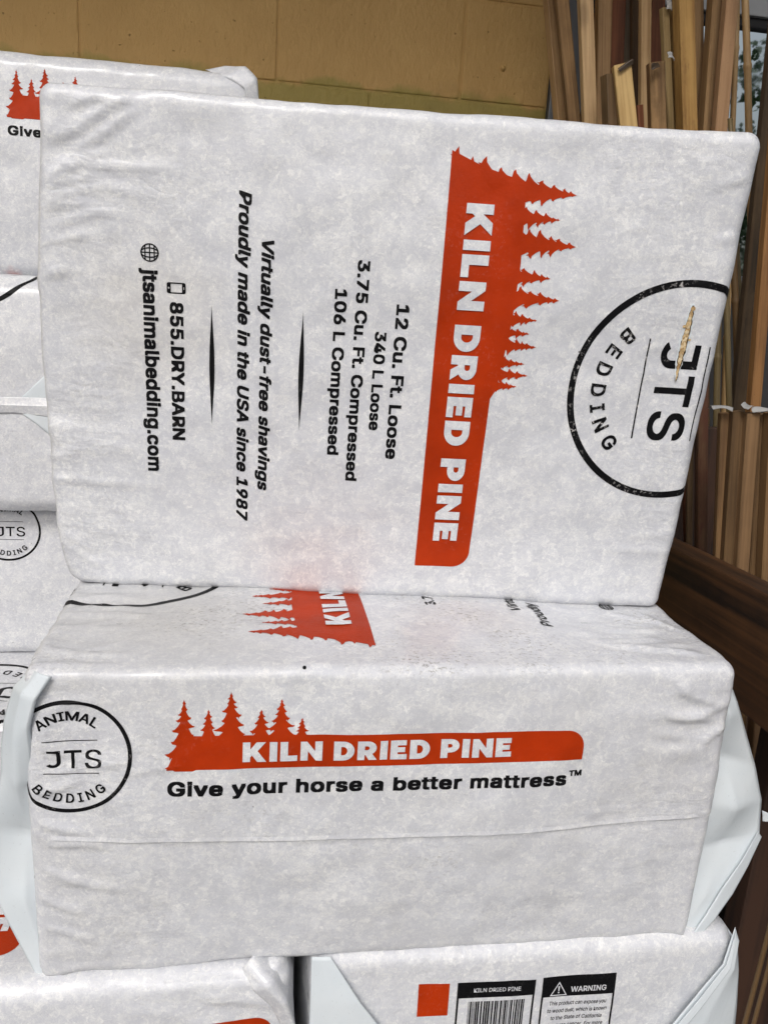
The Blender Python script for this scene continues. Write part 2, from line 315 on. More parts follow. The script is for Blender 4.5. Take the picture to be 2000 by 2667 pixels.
# letter outlines of a plain geometric sans: character, advance | contours (x,y in thousandths of an em)
GLYPH_DATA = r""" 188|
,188|38,-119 68,71 137,71 84,-119
-453|337,244 337,188 114,188 114,244
.188|95,-4 86,-4 78,-1 70,3 63,9 57,16 53,24 50,32 50,41 50,50 53,59 57,66 63,73 70,79 78,83 86,86 95,87 104,86 113,83 121,79 128,73 134,66 138,59 140,50 141,41 140,32 138,24 134,16 128,9 121,3 113,-1 104,-4
0453|227,-7 199,-5 174,1 151,11 130,24 111,41 95,62 80,86 69,113 60,144 53,178 49,214 48,254 49,294 53,330 60,364 69,395 81,422 95,447 112,467 130,484 151,498 174,508 200,514 227,516 254,514 279,508 302,498 323,484 342,467 358,447 372,422 384,395 393,364 400,330 404,294 405,254 404,214 400,178 393,144 384,113 373,86 359,62 342,41 323,24 302,11 279,1 254,-5|227,50 245,51 261,56 276,63 290,74 303,87 313,103 323,122 330,144 336,168 340,194 343,223 344,254 343,285 340,314 336,341 330,365 323,387 313,405 303,422 290,435 276,446 261,453 245,458 227,460 209,458 192,453 177,446 163,435 151,422 140,405 131,387 123,365 117,341 113,314 110,285 109,254 110,223 113,194 117,168 123,144 131,122 140,103 151,87 163,74 177,63 192,56 209,51
1453|76,0 76,55 391,55 391,0|276,509 276,0 212,0 212,448 86,358 86,427 198,509
2453|64,0 64,47 234,229 282,282 291,294 299,305 305,316 311,327 315,337 318,348 320,360 320,371 319,385 317,397 313,408 308,419 301,428 293,436 283,443 273,449 262,454 250,457 237,459 224,460 209,459 196,457 184,453 172,447 162,441 153,433 145,424 139,413 134,402 130,390 128,376 127,362 66,362 67,384 71,405 77,424 86,442 98,459 111,473 126,486 143,496 162,505 182,511 203,514 225,516 247,514 268,511 288,505 306,497 323,486 337,474 350,461 361,445 370,428 376,411 380,392 381,372 380,358 378,345 375,331 371,318 365,304 357,290 347,275 336,259 267,180 153,60 389,57 389,0
3453|218,-7 195,-6 173,-3 152,2 133,10 114,19 98,30 83,43 70,57 60,74 52,91 46,111 44,132 109,132 111,119 115,107 120,97 126,87 134,78 144,71 154,64 165,59 178,55 191,52 204,50 219,50 234,51 248,53 262,56 275,61 287,67 297,74 307,83 315,93 321,104 325,116 328,130 329,145 328,158 326,172 322,184 316,196 308,207 299,217 288,226 275,234 260,240 242,244 223,247 201,248 157,248 157,299 288,448 288,452 70,452 70,509 372,509 372,461 211,278 211,289 239,290 264,288 287,284 308,276 327,265 344,253 359,239 371,222 381,205 387,186 392,166 393,145 392,123 387,103 380,84 370,66 358,50 344,36 327,23 309,12 288,4 266,-2 243,-6
4453|40,105 40,158 247,509 311,509 109,166 413,163 413,105|282,0 282,121 282,146 282,318 343,318 343,0
5453|221,-7 199,-6 178,-2 159,3 140,11 123,21 108,32 94,45 83,60 73,76 66,93 62,111 60,130 122,130 124,119 127,108 132,98 138,89 145,80 154,73 163,66 173,60 184,56 196,52 208,50 221,50 236,51 250,53 264,58 276,64 288,72 298,82 307,92 314,104 320,117 324,131 327,146 328,162 327,178 324,193 320,208 314,221 306,233 297,244 286,254 275,262 262,269 248,273 233,276 218,277 205,276 192,275 180,272 167,268 156,264 145,258 136,252 128,246 67,253 96,509 366,509 366,452 151,452 134,301 145,308 155,315 166,320 178,325 190,329 203,331 216,333 229,334 247,333 263,330 279,326 294,321 308,314 321,306 334,296 345,285 355,273 364,260 372,246 379,231 384,215 388,199 390,181 391,163 390,139 385,117 379,95 369,76 357,57 343,41 327,27 309,15 289,6 268,-1 245,-5
6453|226,-7 203,-5 182,-1 161,5 142,15 125,26 109,40 96,56 84,74 75,94 69,115 65,138 64,162 65,180 68,199 73,219 80,239 89,261 102,285 118,311 137,340 252,509 322,509 151,261 145,261 149,268 154,275 159,281 165,288 172,293 179,299 187,303 196,307 205,310 214,312 224,314 235,314 257,313 278,309 298,303 316,295 332,284 346,271 359,257 370,240 378,221 384,201 388,180 389,157 388,134 384,112 377,92 368,73 356,55 343,39 327,26 310,14 291,5 271,-2 249,-6|226,48 241,49 254,52 267,56 279,63 289,70 299,79 307,90 314,101 320,114 324,128 327,142 327,157 327,173 324,187 320,201 314,213 307,225 299,235 289,244 279,251 267,258 254,262 241,264 226,265 212,264 198,262 186,258 174,252 163,244 153,235 145,225 138,214 132,201 128,188 126,174 125,158 126,143 128,128 132,114 138,102 145,90 153,79 163,70 174,63 186,56 198,52 212,49
7453|97,0 323,448 323,452 62,452 62,509 391,509 391,449 165,0
8453|226,-7 201,-6 178,-2 156,3 136,11 117,21 101,33 86,47 74,62 64,78 57,96 53,115 52,135 53,151 55,166 59,181 65,195 72,208 81,220 90,231 101,241 113,249 125,256 139,261 153,265 135,273 119,282 105,293 93,308 83,324 76,342 72,360 70,380 72,399 75,417 82,434 90,450 101,464 114,477 129,488 146,498 164,506 184,511 204,514 226,516 248,514 269,511 288,506 306,498 323,488 337,477 350,464 361,450 370,434 377,417 380,399 382,380 380,361 376,342 369,324 359,308 347,293 333,282 318,273 300,267 314,261 327,256 339,249 351,241 362,231 372,220 380,208 387,195 393,181 397,166 400,151 401,135 399,115 395,96 388,78 378,62 366,47 352,33 335,21 317,11 296,3 275,-2 251,-6|226,49 243,50 258,52 272,55 285,60 296,66 307,74 315,82 323,91 329,102 333,113 336,126 337,139 336,152 333,165 329,177 322,189 314,199 305,208 295,216 283,223 270,228 256,232 242,234 226,235 211,234 196,232 182,228 169,223 157,216 147,208 138,199 130,189 123,177 119,165 116,152 115,139 116,126 119,113 123,102 129,91 136,82 145,74 156,66 167,60 180,55 195,52 210,50|226,290 239,290 252,292 263,296 274,300 284,306 293,313 300,321 307,330 312,341 316,351 318,363 319,376 318,388 316,399 313,410 308,420 301,429 294,437 285,444 275,449 264,454 252,457 240,459 226,460 213,459 200,457 188,454 177,449 167,444 159,437 151,429 145,420 139,410 136,399 134,388 133,376 134,363 136,351 139,341 145,330 151,321 159,313 168,306 178,300 189,296 201,292 213,290
9453|226,516 249,514 271,510 291,503 310,494 328,482 343,468 356,452 368,434 377,414 384,393 388,371 389,347 388,328 385,309 380,290 373,270 363,248 350,224 334,197 315,168 200,0 130,0 301,248 307,248 303,240 299,234 294,227 287,221 281,215 273,210 265,206 257,202 248,199 238,196 228,195 218,195 195,196 175,199 155,206 137,214 121,225 106,237 94,252 83,269 74,287 68,307 65,329 64,352 65,375 69,397 75,417 85,436 96,454 110,469 125,483 143,494 162,504 182,510 203,514|226,460 212,459 199,457 186,452 174,446 163,438 154,429 145,419 138,407 133,395 129,381 126,367 125,352 126,336 129,322 133,308 138,295 145,284 154,274 163,265 174,257 186,251 199,247 212,244 226,243 240,244 254,247 267,251 279,257 289,265 299,273 307,284 314,295 320,308 324,321 327,335 327,350 327,366 324,381 320,394 314,407 307,419 299,429 290,438 279,446 267,452 254,457 241,459
A480|16,0 201,509 276,509 463,0 395,0 287,302 264,372 232,478 245,478 213,371 191,302 85,0|110,142 110,199 370,199 370,142
B456|60,0 60,509 241,509 266,508 289,504 310,499 329,491 345,481 359,469 371,456 381,442 388,426 394,410 397,392 398,374 397,358 395,344 392,331 387,320 380,310 373,301 365,293 356,286 347,280 336,275 326,270 315,267 315,262 327,261 339,257 351,252 363,245 374,237 385,227 394,216 402,203 409,189 414,173 417,155 418,136 417,117 413,100 408,83 400,67 390,52 377,39 362,28 344,18 324,10 301,4 275,1 247,0|125,57 245,57 272,58 296,63 315,70 330,80 341,92 349,105 354,120 355,137 355,149 352,161 348,173 342,184 335,194 327,203 317,211 306,218 293,224 279,228 264,230 248,231 125,231|125,285 238,285 252,286 265,288 277,291 288,296 299,302 308,309 316,317 323,326 329,337 333,348 335,359 336,372 334,388 330,403 323,417 313,429 299,439 283,446 263,450 240,452 125,452
C510|267,-7 235,-5 205,1 177,11 150,25 126,42 104,63 86,88 70,115 57,146 48,179 42,215 40,254 42,293 48,329 57,362 70,393 86,421 104,445 126,466 150,484 177,498 205,508 235,514 267,516 286,515 305,513 323,509 340,504 357,498 373,490 388,481 402,471 415,460 427,447 438,433 448,418 456,402 463,385 469,367 473,348 408,348 405,361 401,373 395,384 389,395 382,404 375,413 366,421 357,428 348,435 337,440 327,445 315,449 304,452 292,454 280,455 267,456 245,454 223,450 203,443 184,432 166,419 150,403 137,385 125,364 116,340 109,314 105,285 103,254 105,223 109,194 116,168 125,145 137,123 151,105 166,89 184,76 203,66 223,59 245,54 267,53 280,53 292,55 304,57 315,60 327,64 337,69 348,74 357,81 366,88 375,96 382,105 389,114 395,125 401,136 405,148 408,160 473,160 469,142 463,124 457,107 448,91 438,76 428,62 416,49 402,38 388,28 373,19 357,11 341,5 323,0 305,-4 286,-6
D502|60,0 60,509 225,509 261,507 294,501 325,492 353,478 377,461 399,441 418,418 433,391 446,361 455,329 460,293 462,255 460,217 455,181 446,149 433,119 417,92 398,68 376,48 351,31 322,17 291,8 256,2 219,0|125,57 215,57 244,58 272,63 296,70 318,81 337,94 354,110 368,128 379,149 388,172 394,198 398,226 399,255 398,285 394,312 388,337 379,361 368,381 354,399 338,415 320,428 299,438 275,446 249,450 221,452 125,452
E419|60,0 60,509 372,509 372,452 125,452 125,286 355,286 355,229 125,229 125,57 375,57 375,0
F410|60,0 60,509 369,509 369,452 125,452 125,278 346,278 346,221 125,221 125,0
G520|269,-7 236,-5 205,1 176,11 149,25 125,43 104,64 85,88 69,116 57,146 47,179 42,215 40,254 42,293 47,329 57,362 69,393 85,421 103,445 125,466 149,484 175,498 203,508 233,514 265,516 285,515 304,513 322,509 340,504 358,497 374,489 389,480 403,469 416,458 429,445 439,431 449,416 458,401 465,384 470,367 474,349 408,349 404,361 399,372 393,383 387,393 380,403 373,411 365,420 356,427 347,434 337,439 326,444 315,448 304,452 291,454 279,455 265,456 243,454 222,450 202,443 183,432 166,419 150,404 137,385 125,364 116,340 109,314 105,285 103,254 105,223 109,194 116,168 125,145 137,124 151,105 166,90 184,76 203,66 224,59 246,54 269,53 290,54 309,57 328,63 345,71 360,81 374,93 386,107 396,123 404,141 410,160 414,180 415,202 434,199 283,199 283,256 478,256 478,200 476,170 471,141 463,115 451,91 436,69 419,50 399,33 377,19 352,8 326,0 298,-5
I300|31,0 31,57 118,57 118,452 31,452 31,509 269,509 269,452 183,452 183,57 269,57 269,0
K467|104,145 104,216 139,261 174,303 212,344 364,509 448,509 231,276|60,0 60,509 125,509 125,334 124,225 125,193 125,0|372,0 188,259 228,309 449,0
L393|60,0 60,509 125,509 125,57 361,57 361,0
M628|60,0 60,509 152,509 277,187 287,159 299,123 311,84 322,49 307,49 318,83 330,121 342,158 352,187 476,509 568,509 568,0 504,0 504,291 504,327 505,369 506,413 507,457 513,457 498,409 482,363 467,322 456,291 342,0 286,0 170,291 159,321 145,361 129,408 112,457 119,457 120,416 121,372 122,328 122,291 122,0
N523|60,0 60,509 136,509 343,183 363,151 388,107 414,55 405,54 401,108 399,157 399,195 399,509 463,509 463,0 387,0 202,290 177,331 148,381 108,452 119,454 122,384 124,328 125,291 125,0
P445|60,0 60,509 235,509 263,507 289,503 312,497 332,487 350,476 366,462 379,447 390,430 398,411 404,391 407,370 409,348 407,325 404,304 398,284 390,265 379,248 366,233 350,219 332,207 312,198 289,191 263,187 235,186 109,186 109,242 233,242 252,243 269,246 284,250 297,256 308,264 318,272 327,282 333,294 338,306 342,319 344,333 344,348 344,362 342,376 338,389 333,402 326,413 318,423 308,431 297,439 284,444 268,449 251,451 232,452 125,452 125,0
R449|60,0 60,509 236,509 264,507 290,504 313,497 333,489 351,478 367,465 380,450 390,433 399,415 405,395 408,374 409,352 408,330 405,309 399,290 390,271 380,255 367,240 351,228 333,217 312,209 289,203 264,199 236,198 96,198 96,255 234,255 252,256 269,258 284,262 298,267 309,273 319,281 327,290 334,300 339,312 342,324 344,338 345,352 344,367 342,380 339,393 334,405 327,415 319,425 309,433 298,440 284,445 269,449 252,451 233,452 125,452 125,0|353,0 230,229 303,229 428,0
S447|224,-9 197,-8 172,-4 149,1 128,9 108,19 91,31 76,45 64,60 54,77 46,96 41,115 38,137 104,137 107,123 110,110 116,98 123,88 132,79 142,71 154,64 166,59 180,55 194,52 209,50 224,49 241,50 257,52 272,55 286,60 299,66 311,74 321,82 329,92 336,102 341,114 345,126 346,139 345,151 342,161 338,171 332,179 325,186 316,193 307,199 296,205 245,222 184,239 154,249 128,260 105,274 86,289 71,307 60,326 54,348 52,372 53,393 58,413 65,431 75,448 87,463 102,476 119,488 138,498 158,506 180,511 203,514 227,516 252,514 275,511 296,505 316,498 334,488 351,476 365,463 377,449 387,433 394,415 399,397 401,378 337,378 334,396 326,412 316,426 302,437 286,447 267,453 247,457 225,459 209,458 194,456 180,452 167,448 156,442 145,435 136,427 129,418 123,409 118,398 116,387 115,376 116,363 119,352 124,342 131,334 139,326 148,319 158,313 169,308 212,293 264,279 312,264 324,258 336,252 347,245 359,238 369,229 379,220 387,209 395,198 401,185 405,171 407,155 408,139 407,118 403,99 396,81 386,64 374,48 360,34 343,21 323,11 302,2 278,-4 252,-8
T449|32,452 32,509 417,509 417,452 257,452 257,0 193,0 193,452
U517|259,-8 230,-7 203,-2 177,5 154,15 133,28 114,43 98,60 85,80 74,101 66,124 62,148 60,173 60,509 124,509 124,178 125,160 128,144 133,128 141,113 150,99 160,87 173,77 187,68 203,61 220,56 239,53 259,52 279,53 298,56 315,61 331,68 345,77 357,87 368,99 377,113 384,128 389,144 392,160 393,178 393,509 457,509 457,173 456,148 451,124 443,101 433,80 419,60 403,43 384,28 363,15 340,5 315,-2 288,-7
V480|204,0 16,509 84,509 192,206 215,137 248,31 235,31 267,138 290,206 395,509 463,509 278,0
W686|155,0 16,509 82,509 163,196 175,145 187,94 197,40 189,40 200,94 211,145 224,196 306,509 380,509 462,196 474,145 486,94 497,40 488,40 499,94 510,145 523,196 603,509 670,509 530,0 455,0 368,323 351,391 336,475 350,475 335,395 318,323 230,0
Y472|203,0 203,208 16,509 91,509 192,344 222,292 250,230 224,230 251,293 280,344 381,509 455,509 268,208 268,0
a389|160,-9 142,-8 126,-5 110,-1 94,5 80,12 68,22 57,32 48,45 40,58 35,73 31,90 30,108 31,123 34,138 38,150 43,161 50,171 58,179 67,187 78,193 89,199 100,203 112,207 125,211 178,220 234,227 244,228 252,230 259,232 265,235 270,238 273,243 275,248 276,255 275,268 273,279 271,288 267,297 262,304 256,311 248,317 240,322 230,326 220,329 208,330 196,331 183,330 171,329 159,326 149,322 140,318 132,313 124,307 118,301 112,294 107,288 103,281 100,274 41,291 48,308 57,322 67,335 79,346 91,355 104,364 118,370 133,375 148,379 163,382 179,384 194,384 239,379 251,376 263,372 275,367 286,360 296,353 306,343 315,333 322,320 329,306 333,290 336,272 337,251 337,0 277,0 277,52 272,52 252,25 244,18 236,12 226,6 215,1 203,-3 190,-6 176,-8|170,45 187,46 202,49 216,53 228,59 239,66 248,74 257,83 263,93 269,104 272,115 275,126 276,138 276,190 259,182 231,176 200,171 175,168 134,159 125,155 117,150 110,145 103,139 98,132 95,124 93,115 92,105 92,95 94,87 98,79 102,72 107,66 114,61 121,56 130,52 139,49 149,47 159,46
b424|229,-8 213,-7 198,-5 184,-1 172,4 162,10 153,17 145,24 138,31 118,59 112,59 112,0 53,0 53,509 114,509 114,319 118,319 137,346 144,353 152,360 161,367 171,373 183,378 197,381 212,384 229,384 252,383 274,378 294,371 313,361 330,347 345,332 359,313 370,293 379,270 385,245 389,218 390,189 389,160 385,133 379,108 370,84 359,64 346,45 330,29 313,16 294,5 274,-2 252,-7|220,47 237,48 253,51 267,57 279,66 291,76 301,88 309,101 316,117 321,133 325,151 327,170 328,189 327,209 325,227 321,245 316,261 309,276 301,290 291,301 280,311 267,319 253,325 237,329 220,330 203,329 188,325 174,320 161,312 150,302 140,291 132,278 125,263 120,247 116,229 113,210 113,189 113,169 116,150 120,132 125,115 132,100 140,86 150,75 162,65 174,57 188,51 204,48
c396|207,-8 182,-7 159,-2 137,6 117,16 98,30 82,46 68,64 56,85 46,108 40,133 36,159 34,187 36,216 40,243 46,268 56,291 68,312 82,330 98,346 117,360 137,371 159,378 182,383 207,384 221,384 234,383 247,380 260,377 272,373 284,368 295,362 305,356 315,349 324,341 332,332 340,322 347,312 353,301 358,289 362,277 303,262 290,289 270,311 242,325 207,330 189,329 173,325 158,319 145,310 134,300 124,287 115,274 108,258 103,242 99,224 97,206 96,187 97,169 99,151 103,134 108,117 115,102 124,89 134,76 145,66 158,57 173,51 189,48 207,46 243,52 271,66 292,89 304,117 363,102 359,90 354,78 348,67 341,56 334,46 325,37 316,29 306,21 296,15 285,9 273,4 261,-1 248,-4 235,-6 221,-8
d424|195,-8 172,-7 151,-2 130,5 111,16 94,29 79,45 66,64 55,84 46,108 39,133 35,160 34,189 35,218 39,245 46,270 55,293 66,313 79,332 95,347 112,361 131,371 151,378 173,383 196,384 213,384 228,381 241,378 253,373 263,367 272,360 280,353 287,346 306,319 311,319 311,509 372,509 372,0 313,0 313,59 307,59 287,31 280,24 272,17 263,10 252,4 241,-1 227,-5 212,-7|205,47 221,48 236,51 250,57 263,65 274,75 284,86 293,100 299,115 305,132 309,150 311,169 312,189 311,210 309,229 305,247 300,263 293,278 284,291 275,302 263,312 251,320 237,325 221,329 205,330 187,329 172,325 157,319 145,311 133,301 124,290 115,276 108,261 103,245 99,227 97,209 96,189 97,170 99,151 103,133 109,117 115,101 124,88 134,76 145,66 158,57 172,51 188,48
e404|212,-8 185,-7 161,-2 138,6 117,16 98,30 82,46 68,64 56,85 46,108 40,132 35,159 34,187 35,215 39,242 46,267 55,290 67,311 81,329 97,346 115,359 135,370 157,378 180,383 205,384 221,384 236,382 251,379 266,374 280,368 294,361 307,351 319,341 331,329 341,315 350,299 357,282 363,263 368,242 370,219 371,194 371,169 75,169 75,221 338,221 310,202 309,220 307,237 303,254 298,269 291,282 283,294 273,305 263,314 250,321 237,326 222,329 205,330 189,329 173,326 159,321 146,313 135,304 125,294 116,282 109,270 103,256 99,241 97,226 96,211 96,178 97,157 100,139 104,122 110,106 118,92 128,80 139,70 151,61 165,55 179,50 195,47 212,46 224,47 234,48 244,50 254,53 263,56 271,61 278,66 285,73 292,80 297,88 302,96 306,105 365,91 360,77 353,63 345,51 335,39 324,29 311,19 298,11 283,4 266,-1 249,-5 231,-7
f254|228,379 228,327 6,327 6,379|81,0 81,432 82,447 84,461 89,474 96,486 104,496 113,505 124,513 135,519 148,524 161,527 174,529 187,530 222,527 243,521 227,468 215,472 195,474 182,473 171,470 162,466 154,460 149,452 145,443 142,431 142,419 142,0
g425|207,-151 187,-150 168,-148 150,-144 134,-140 119,-134 105,-127 93,-119 82,-110 73,-101 64,-91 57,-80 51,-69 101,-41 122,-66 128,-72 136,-78 145,-83 154,-88 165,-92 178,-95 192,-97 207,-97 229,-96 249,-92 267,-85 282,-75 295,-62 304,-47 310,-28 311,-6 311,68 306,68 287,41 280,34 272,28 263,21 252,16 241,11 227,8 212,5 195,5 173,6 152,10 132,17 113,27 95,39 80,53 67,71 55,90 46,112 39,136 35,163 34,191 35,220 39,246 46,271 55,293 66,314 80,332 95,347 112,361 131,371 152,378 173,383 196,384 213,384 228,382 242,378 253,373 264,367 273,360 281,353 288,346 308,319 313,319 313,379 372,379 372,-9 371,-32 367,-54 360,-73 350,-90 338,-104 324,-117 308,-127 291,-136 271,-142 251,-147 229,-150|205,59 222,60 237,63 251,68 264,75 275,84 285,95 293,107 300,121 305,137 309,154 312,172 312,193 312,212 309,231 305,248 300,264 293,278 285,291 275,303 264,312 251,320 237,325 222,329 205,330 188,329 172,325 158,320 145,312 134,302 124,290 115,277 109,262 103,246 99,229 97,212 96,193 97,173 99,155 103,138 109,123 116,108 124,96 134,85 145,76 158,68 172,63 188,60
h410|114,227 114,0 53,0 53,509 114,509 114,287 102,287 112,312 124,332 137,349 152,362 169,372 187,379 207,383 227,384 246,383 264,380 280,376 295,369 309,360 321,349 332,336 341,321 348,304 353,285 356,264 357,240 357,0 296,0 296,235 295,256 290,275 283,291 273,304 260,315 246,323 229,328 210,329 197,328 184,326 172,322 161,317 150,311 141,303 133,293 126,283 121,271 117,257 114,243
i167|53,0 53,379 114,379 114,0|84,443 75,444 67,446 60,449 54,455 48,461 44,468 42,475 41,483 42,491 44,499 48,506 54,512 60,517 67,521 75,523 84,524 92,523 100,521 107,517 114,512 119,506 123,499 126,491 126,483 126,475 123,468 119,461 114,455 107,449 100,446 92,444
j167|53,379 114,379 114,-30 113,-47 111,-63 107,-77 102,-90 95,-102 86,-113 76,-122 65,-129 52,-135 37,-139 21,-142 4,-143 -10,-143 -10,-87 2,-87 14,-86 25,-83 34,-78 40,-72 46,-64 50,-54 52,-42 53,-29|83,443 75,444 67,446 60,449 53,455 48,461 44,468 42,475 41,483 42,491 44,499 48,506 53,512 60,517 67,521 75,523 83,524 92,523 100,521 107,517 114,512 119,506 123,499 125,491 126,483 125,475 123,468 119,461 114,455 107,449 100,446 92,444
k381|110,137 110,212 121,212 284,379 360,379 184,199 177,199|53,0 53,509 114,509 114,0|294,0 148,186 191,229 372,0
l189|139,-2 119,-1 101,3 86,10 74,20 65,33 58,47 54,65 53,84 53,509 114,509 114,99 114,87 115,77 117,68 120,62 124,58 130,54 137,53 146,52 160,53 170,54 181,3 162,-1
m610|53,0 53,379 112,379 112,295 108,295 112,310 118,323 125,335 132,346 141,355 151,363 161,370 172,376 183,380 195,384 207,386 219,386 239,385 257,380 273,372 287,361 299,347 309,331 316,314 321,295 312,295 317,308 322,321 329,332 337,343 347,353 357,361 368,369 381,375 394,380 407,383 422,385 437,386 453,385 468,383 483,378 497,372 510,364 522,354 532,342 541,328 548,313 553,296 556,276 557,255 557,0 496,0 496,254 494,273 490,289 483,302 473,313 460,321 447,326 433,329 419,330 406,330 395,328 384,324 374,320 365,314 358,307 351,299 345,290 341,280 338,270 336,259 335,247 335,0 274,0 274,260 273,275 269,288 262,301 253,311 242,320 229,326 215,329 199,330 188,330 178,328 168,325 158,320 148,314 140,307 132,299 126,289 121,278 117,266 114,253 114,238 114,0
n410|114,227 114,0 53,0 53,379 112,379 112,287 102,287 112,312 124,332 137,349 152,362 169,372 187,379 207,383 227,384 246,383 264,380 280,376 295,369 309,360 321,349 332,336 341,321 348,304 353,285 356,264 357,240 357,0 296,0 296,235 295,256 290,275 283,291 273,304 260,315 246,323 229,328 210,329 197,328 184,326 172,322 161,317 150,311 141,303 133,293 126,283 121,271 117,257 114,243
o415|207,-8 182,-7 159,-2 137,6 117,16 98,30 82,46 68,64 56,85 46,108 40,133 36,159 34,187 36,216 40,243 46,268 56,291 68,312 82,330 98,346 117,360 137,371 159,378 182,383 207,384 233,383 256,378 278,371 299,360 317,346 333,330 347,312 359,291 369,268 376,243 380,216 381,187 380,159 376,133 369,108 359,85 347,64 333,46 317,30 299,16 278,6 256,-2 233,-7|207,46 226,48 242,51 257,57 270,66 282,76 292,89 300,102 307,117 312,134 316,151 318,169 319,187 318,206 316,224 312,242 307,258 300,274 292,287 282,300 270,310 257,319 242,325 226,329 207,330 189,329 173,325 158,319 145,310 134,300 124,287 115,274 108,258 103,242 99,224 97,206 96,187 97,169 99,151 103,134 108,117 115,102 124,89 134,76 145,66 158,57 173,51 189,48
p424|53,-143 53,379 112,379 112,319 118,319 137,346 144,353 152,360 161,367 171,373 183,378 197,381 212,384 229,384 252,383 274,378 294,371 313,361 330,347 345,332 359,313 370,293 379,270 385,245 389,218 390,189 389,160 385,133 379,108 370,84 359,64 346,45 330,29 313,16 294,5 274,-2 252,-7 229,-8 213,-7 198,-5 184,-1 173,4 162,10 153,17 145,24 138,31 118,59 114,59 114,-143|220,47 237,48 253,51 267,57 279,66 291,76 301,88 309,101 316,117 321,133 325,151 327,170 328,189 327,209 325,227 321,245 316,261 309,276 301,290 291,301 280,311 267,319 253,325 237,329 220,330 203,329 188,325 174,320 161,312 150,302 140,291 132,278 125,263 120,247 116,229 113,210 113,189 113,169 116,150 120,132 125,115 132,100 140,86 150,75 162,65 174,57 188,51 204,48
r259|53,0 53,379 112,379 112,321 122,335 130,347 140,358 152,367 166,375 181,380 196,384 213,385 229,384 243,384 243,322 230,324 207,326 194,325 182,323 170,319 159,315 149,309 140,301 132,293 126,284 121,273 117,262 114,250 114,237 114,0
s365|182,-8 163,-7 145,-5 128,-2 112,3 98,10 84,18 72,27 62,38 53,50 45,63 40,78 36,94 94,107 99,92 105,79 114,69 124,60 136,54 150,49 165,46 181,45 200,46 217,50 232,55 244,62 255,71 262,81 267,91 268,103 267,112 265,121 260,129 254,136 246,142 237,147 225,151 212,155 149,170 125,177 104,186 87,196 72,208 61,222 53,237 48,255 47,274 48,290 51,305 57,319 65,332 75,343 87,354 100,363 115,370 131,377 149,381 167,384 187,384 206,384 223,381 239,378 254,372 267,366 279,358 290,349 299,339 307,328 314,316 319,303 324,290 268,277 264,288 258,298 251,307 243,316 232,323 219,328 205,331 187,333 171,332 156,329 143,324 131,317 121,308 114,299 110,289 109,277 110,267 112,258 117,250 124,243 133,237 144,232 157,227 172,223 229,209 254,202 275,194 292,183 306,171 317,158 325,142 330,125 331,107 330,90 326,75 321,61 312,47 302,35 290,24 276,15 260,6 242,0 223,-5 203,-7
t227|204,379 204,327 6,327 6,379|65,471 126,471 126,98 127,86 128,76 132,68 136,61 142,56 150,53 159,51 170,50 185,51 202,54 213,2 192,-3 168,-4 145,-3 125,2 107,10 92,21 80,35 72,52 67,71 65,93
u410|182,-5 164,-4 146,-1 130,4 115,11 101,20 89,31 78,44 69,59 62,76 57,95 54,116 53,139 53,379 114,379 114,144 115,123 119,105 127,89 137,75 150,64 164,56 181,52 200,50 213,51 226,53 238,57 249,62 259,69 268,77 276,86 283,97 289,109 293,122 295,137 296,153 296,379 357,379 357,0 298,0 298,92 307,92 297,67 286,47 272,30 257,17 240,7 222,0 203,-4
v389|163,0 17,379 84,379 165,155 187,87 206,21 184,21 203,87 224,155 305,379 371,379 226,0
w567|138,0 23,379 87,379 133,214 154,137 175,41 165,41 186,135 206,214 252,379 316,379 362,214 382,136 402,41 391,41 413,135 434,214 480,379 545,379 429,0 368,0 319,172 305,225 291,280 277,338 291,338 277,280 263,225 248,172 199,0
x379|21,0 171,218 171,171 29,379 100,379 147,306 179,253 207,206 175,206 202,253 233,306 282,379 352,379 209,169 209,214 358,0 287,0 231,85 200,136 173,182 205,182 178,136 148,85 91,0
y389|47,-139 61,-86 71,-87 80,-89 88,-90 96,-90 104,-89 111,-87 118,-84 124,-80 130,-74 136,-67 141,-58 146,-48 151,-36 163,-1 17,379 84,379 165,155 187,87 206,21 184,21 202,87 224,155 305,379 371,379 204,-58 198,-72 191,-85 184,-97 177,-107 168,-116 159,-124 150,-130 139,-136 128,-140 117,-143 104,-145 91,-145 65,-143"""
GLYPHS = {}
for _ln in GLYPH_DATA.split('\n'):
    _p = _ln[1:].split('|')
    GLYPHS[_ln[0]] = (int(_p[0]) * .001, [[tuple(int(q) * .001 for q in pt.split(',')) for pt in c.split(' ')] for c in _p[1:] if c])
def text_raw(body, off=0.0, shear=0.0, space=1.0):
    x = 0.0; loops = []
    for ch in body:
        adv, cs = GLYPHS[ch]
        loops += [[(x + px + shear * py, py) for px, py in c] for c in cs]
        x += adv + (space - 1.0) * .5
    return polys(loops)
CAP = 0.509
def text(body, s0, s1, base, cap, off=0.0, shear=0.0, space=1.0):
    vs, fs = text_raw(body, off, shear, space)
    a = min(v[0] for v in vs); b = max(v[0] for v in vs); k = cap / (CAP + 2 * off)
    return [((x - a) / (b - a) * (s1 - s0) + s0, (y + off) * k + base) for x, y in vs], fs
def struck(body, s0, s1, base, cap, d, shear=0.0, space=1.0, full=True):
    """bold: the same line laid several times, shifted by d (in em) to each side"""
    vs, fs = text_raw(body, 0.0, shear, space)
    a = min(v[0] for v in vs) - d; b = max(v[0] for v in vs) + d; k = cap / (CAP + 2 * d)
    out = []
    for dx, dy in (((0, 0), (-d, -d), (d, -d), (-d, d), (d, d)) if full else ((-d, -d), (d, d))):
        out.append(([((x + dx - a) / (b - a) * (s1 - s0) + s0, (y + dy + d) * k + base) for x, y in vs], fs))
    return out
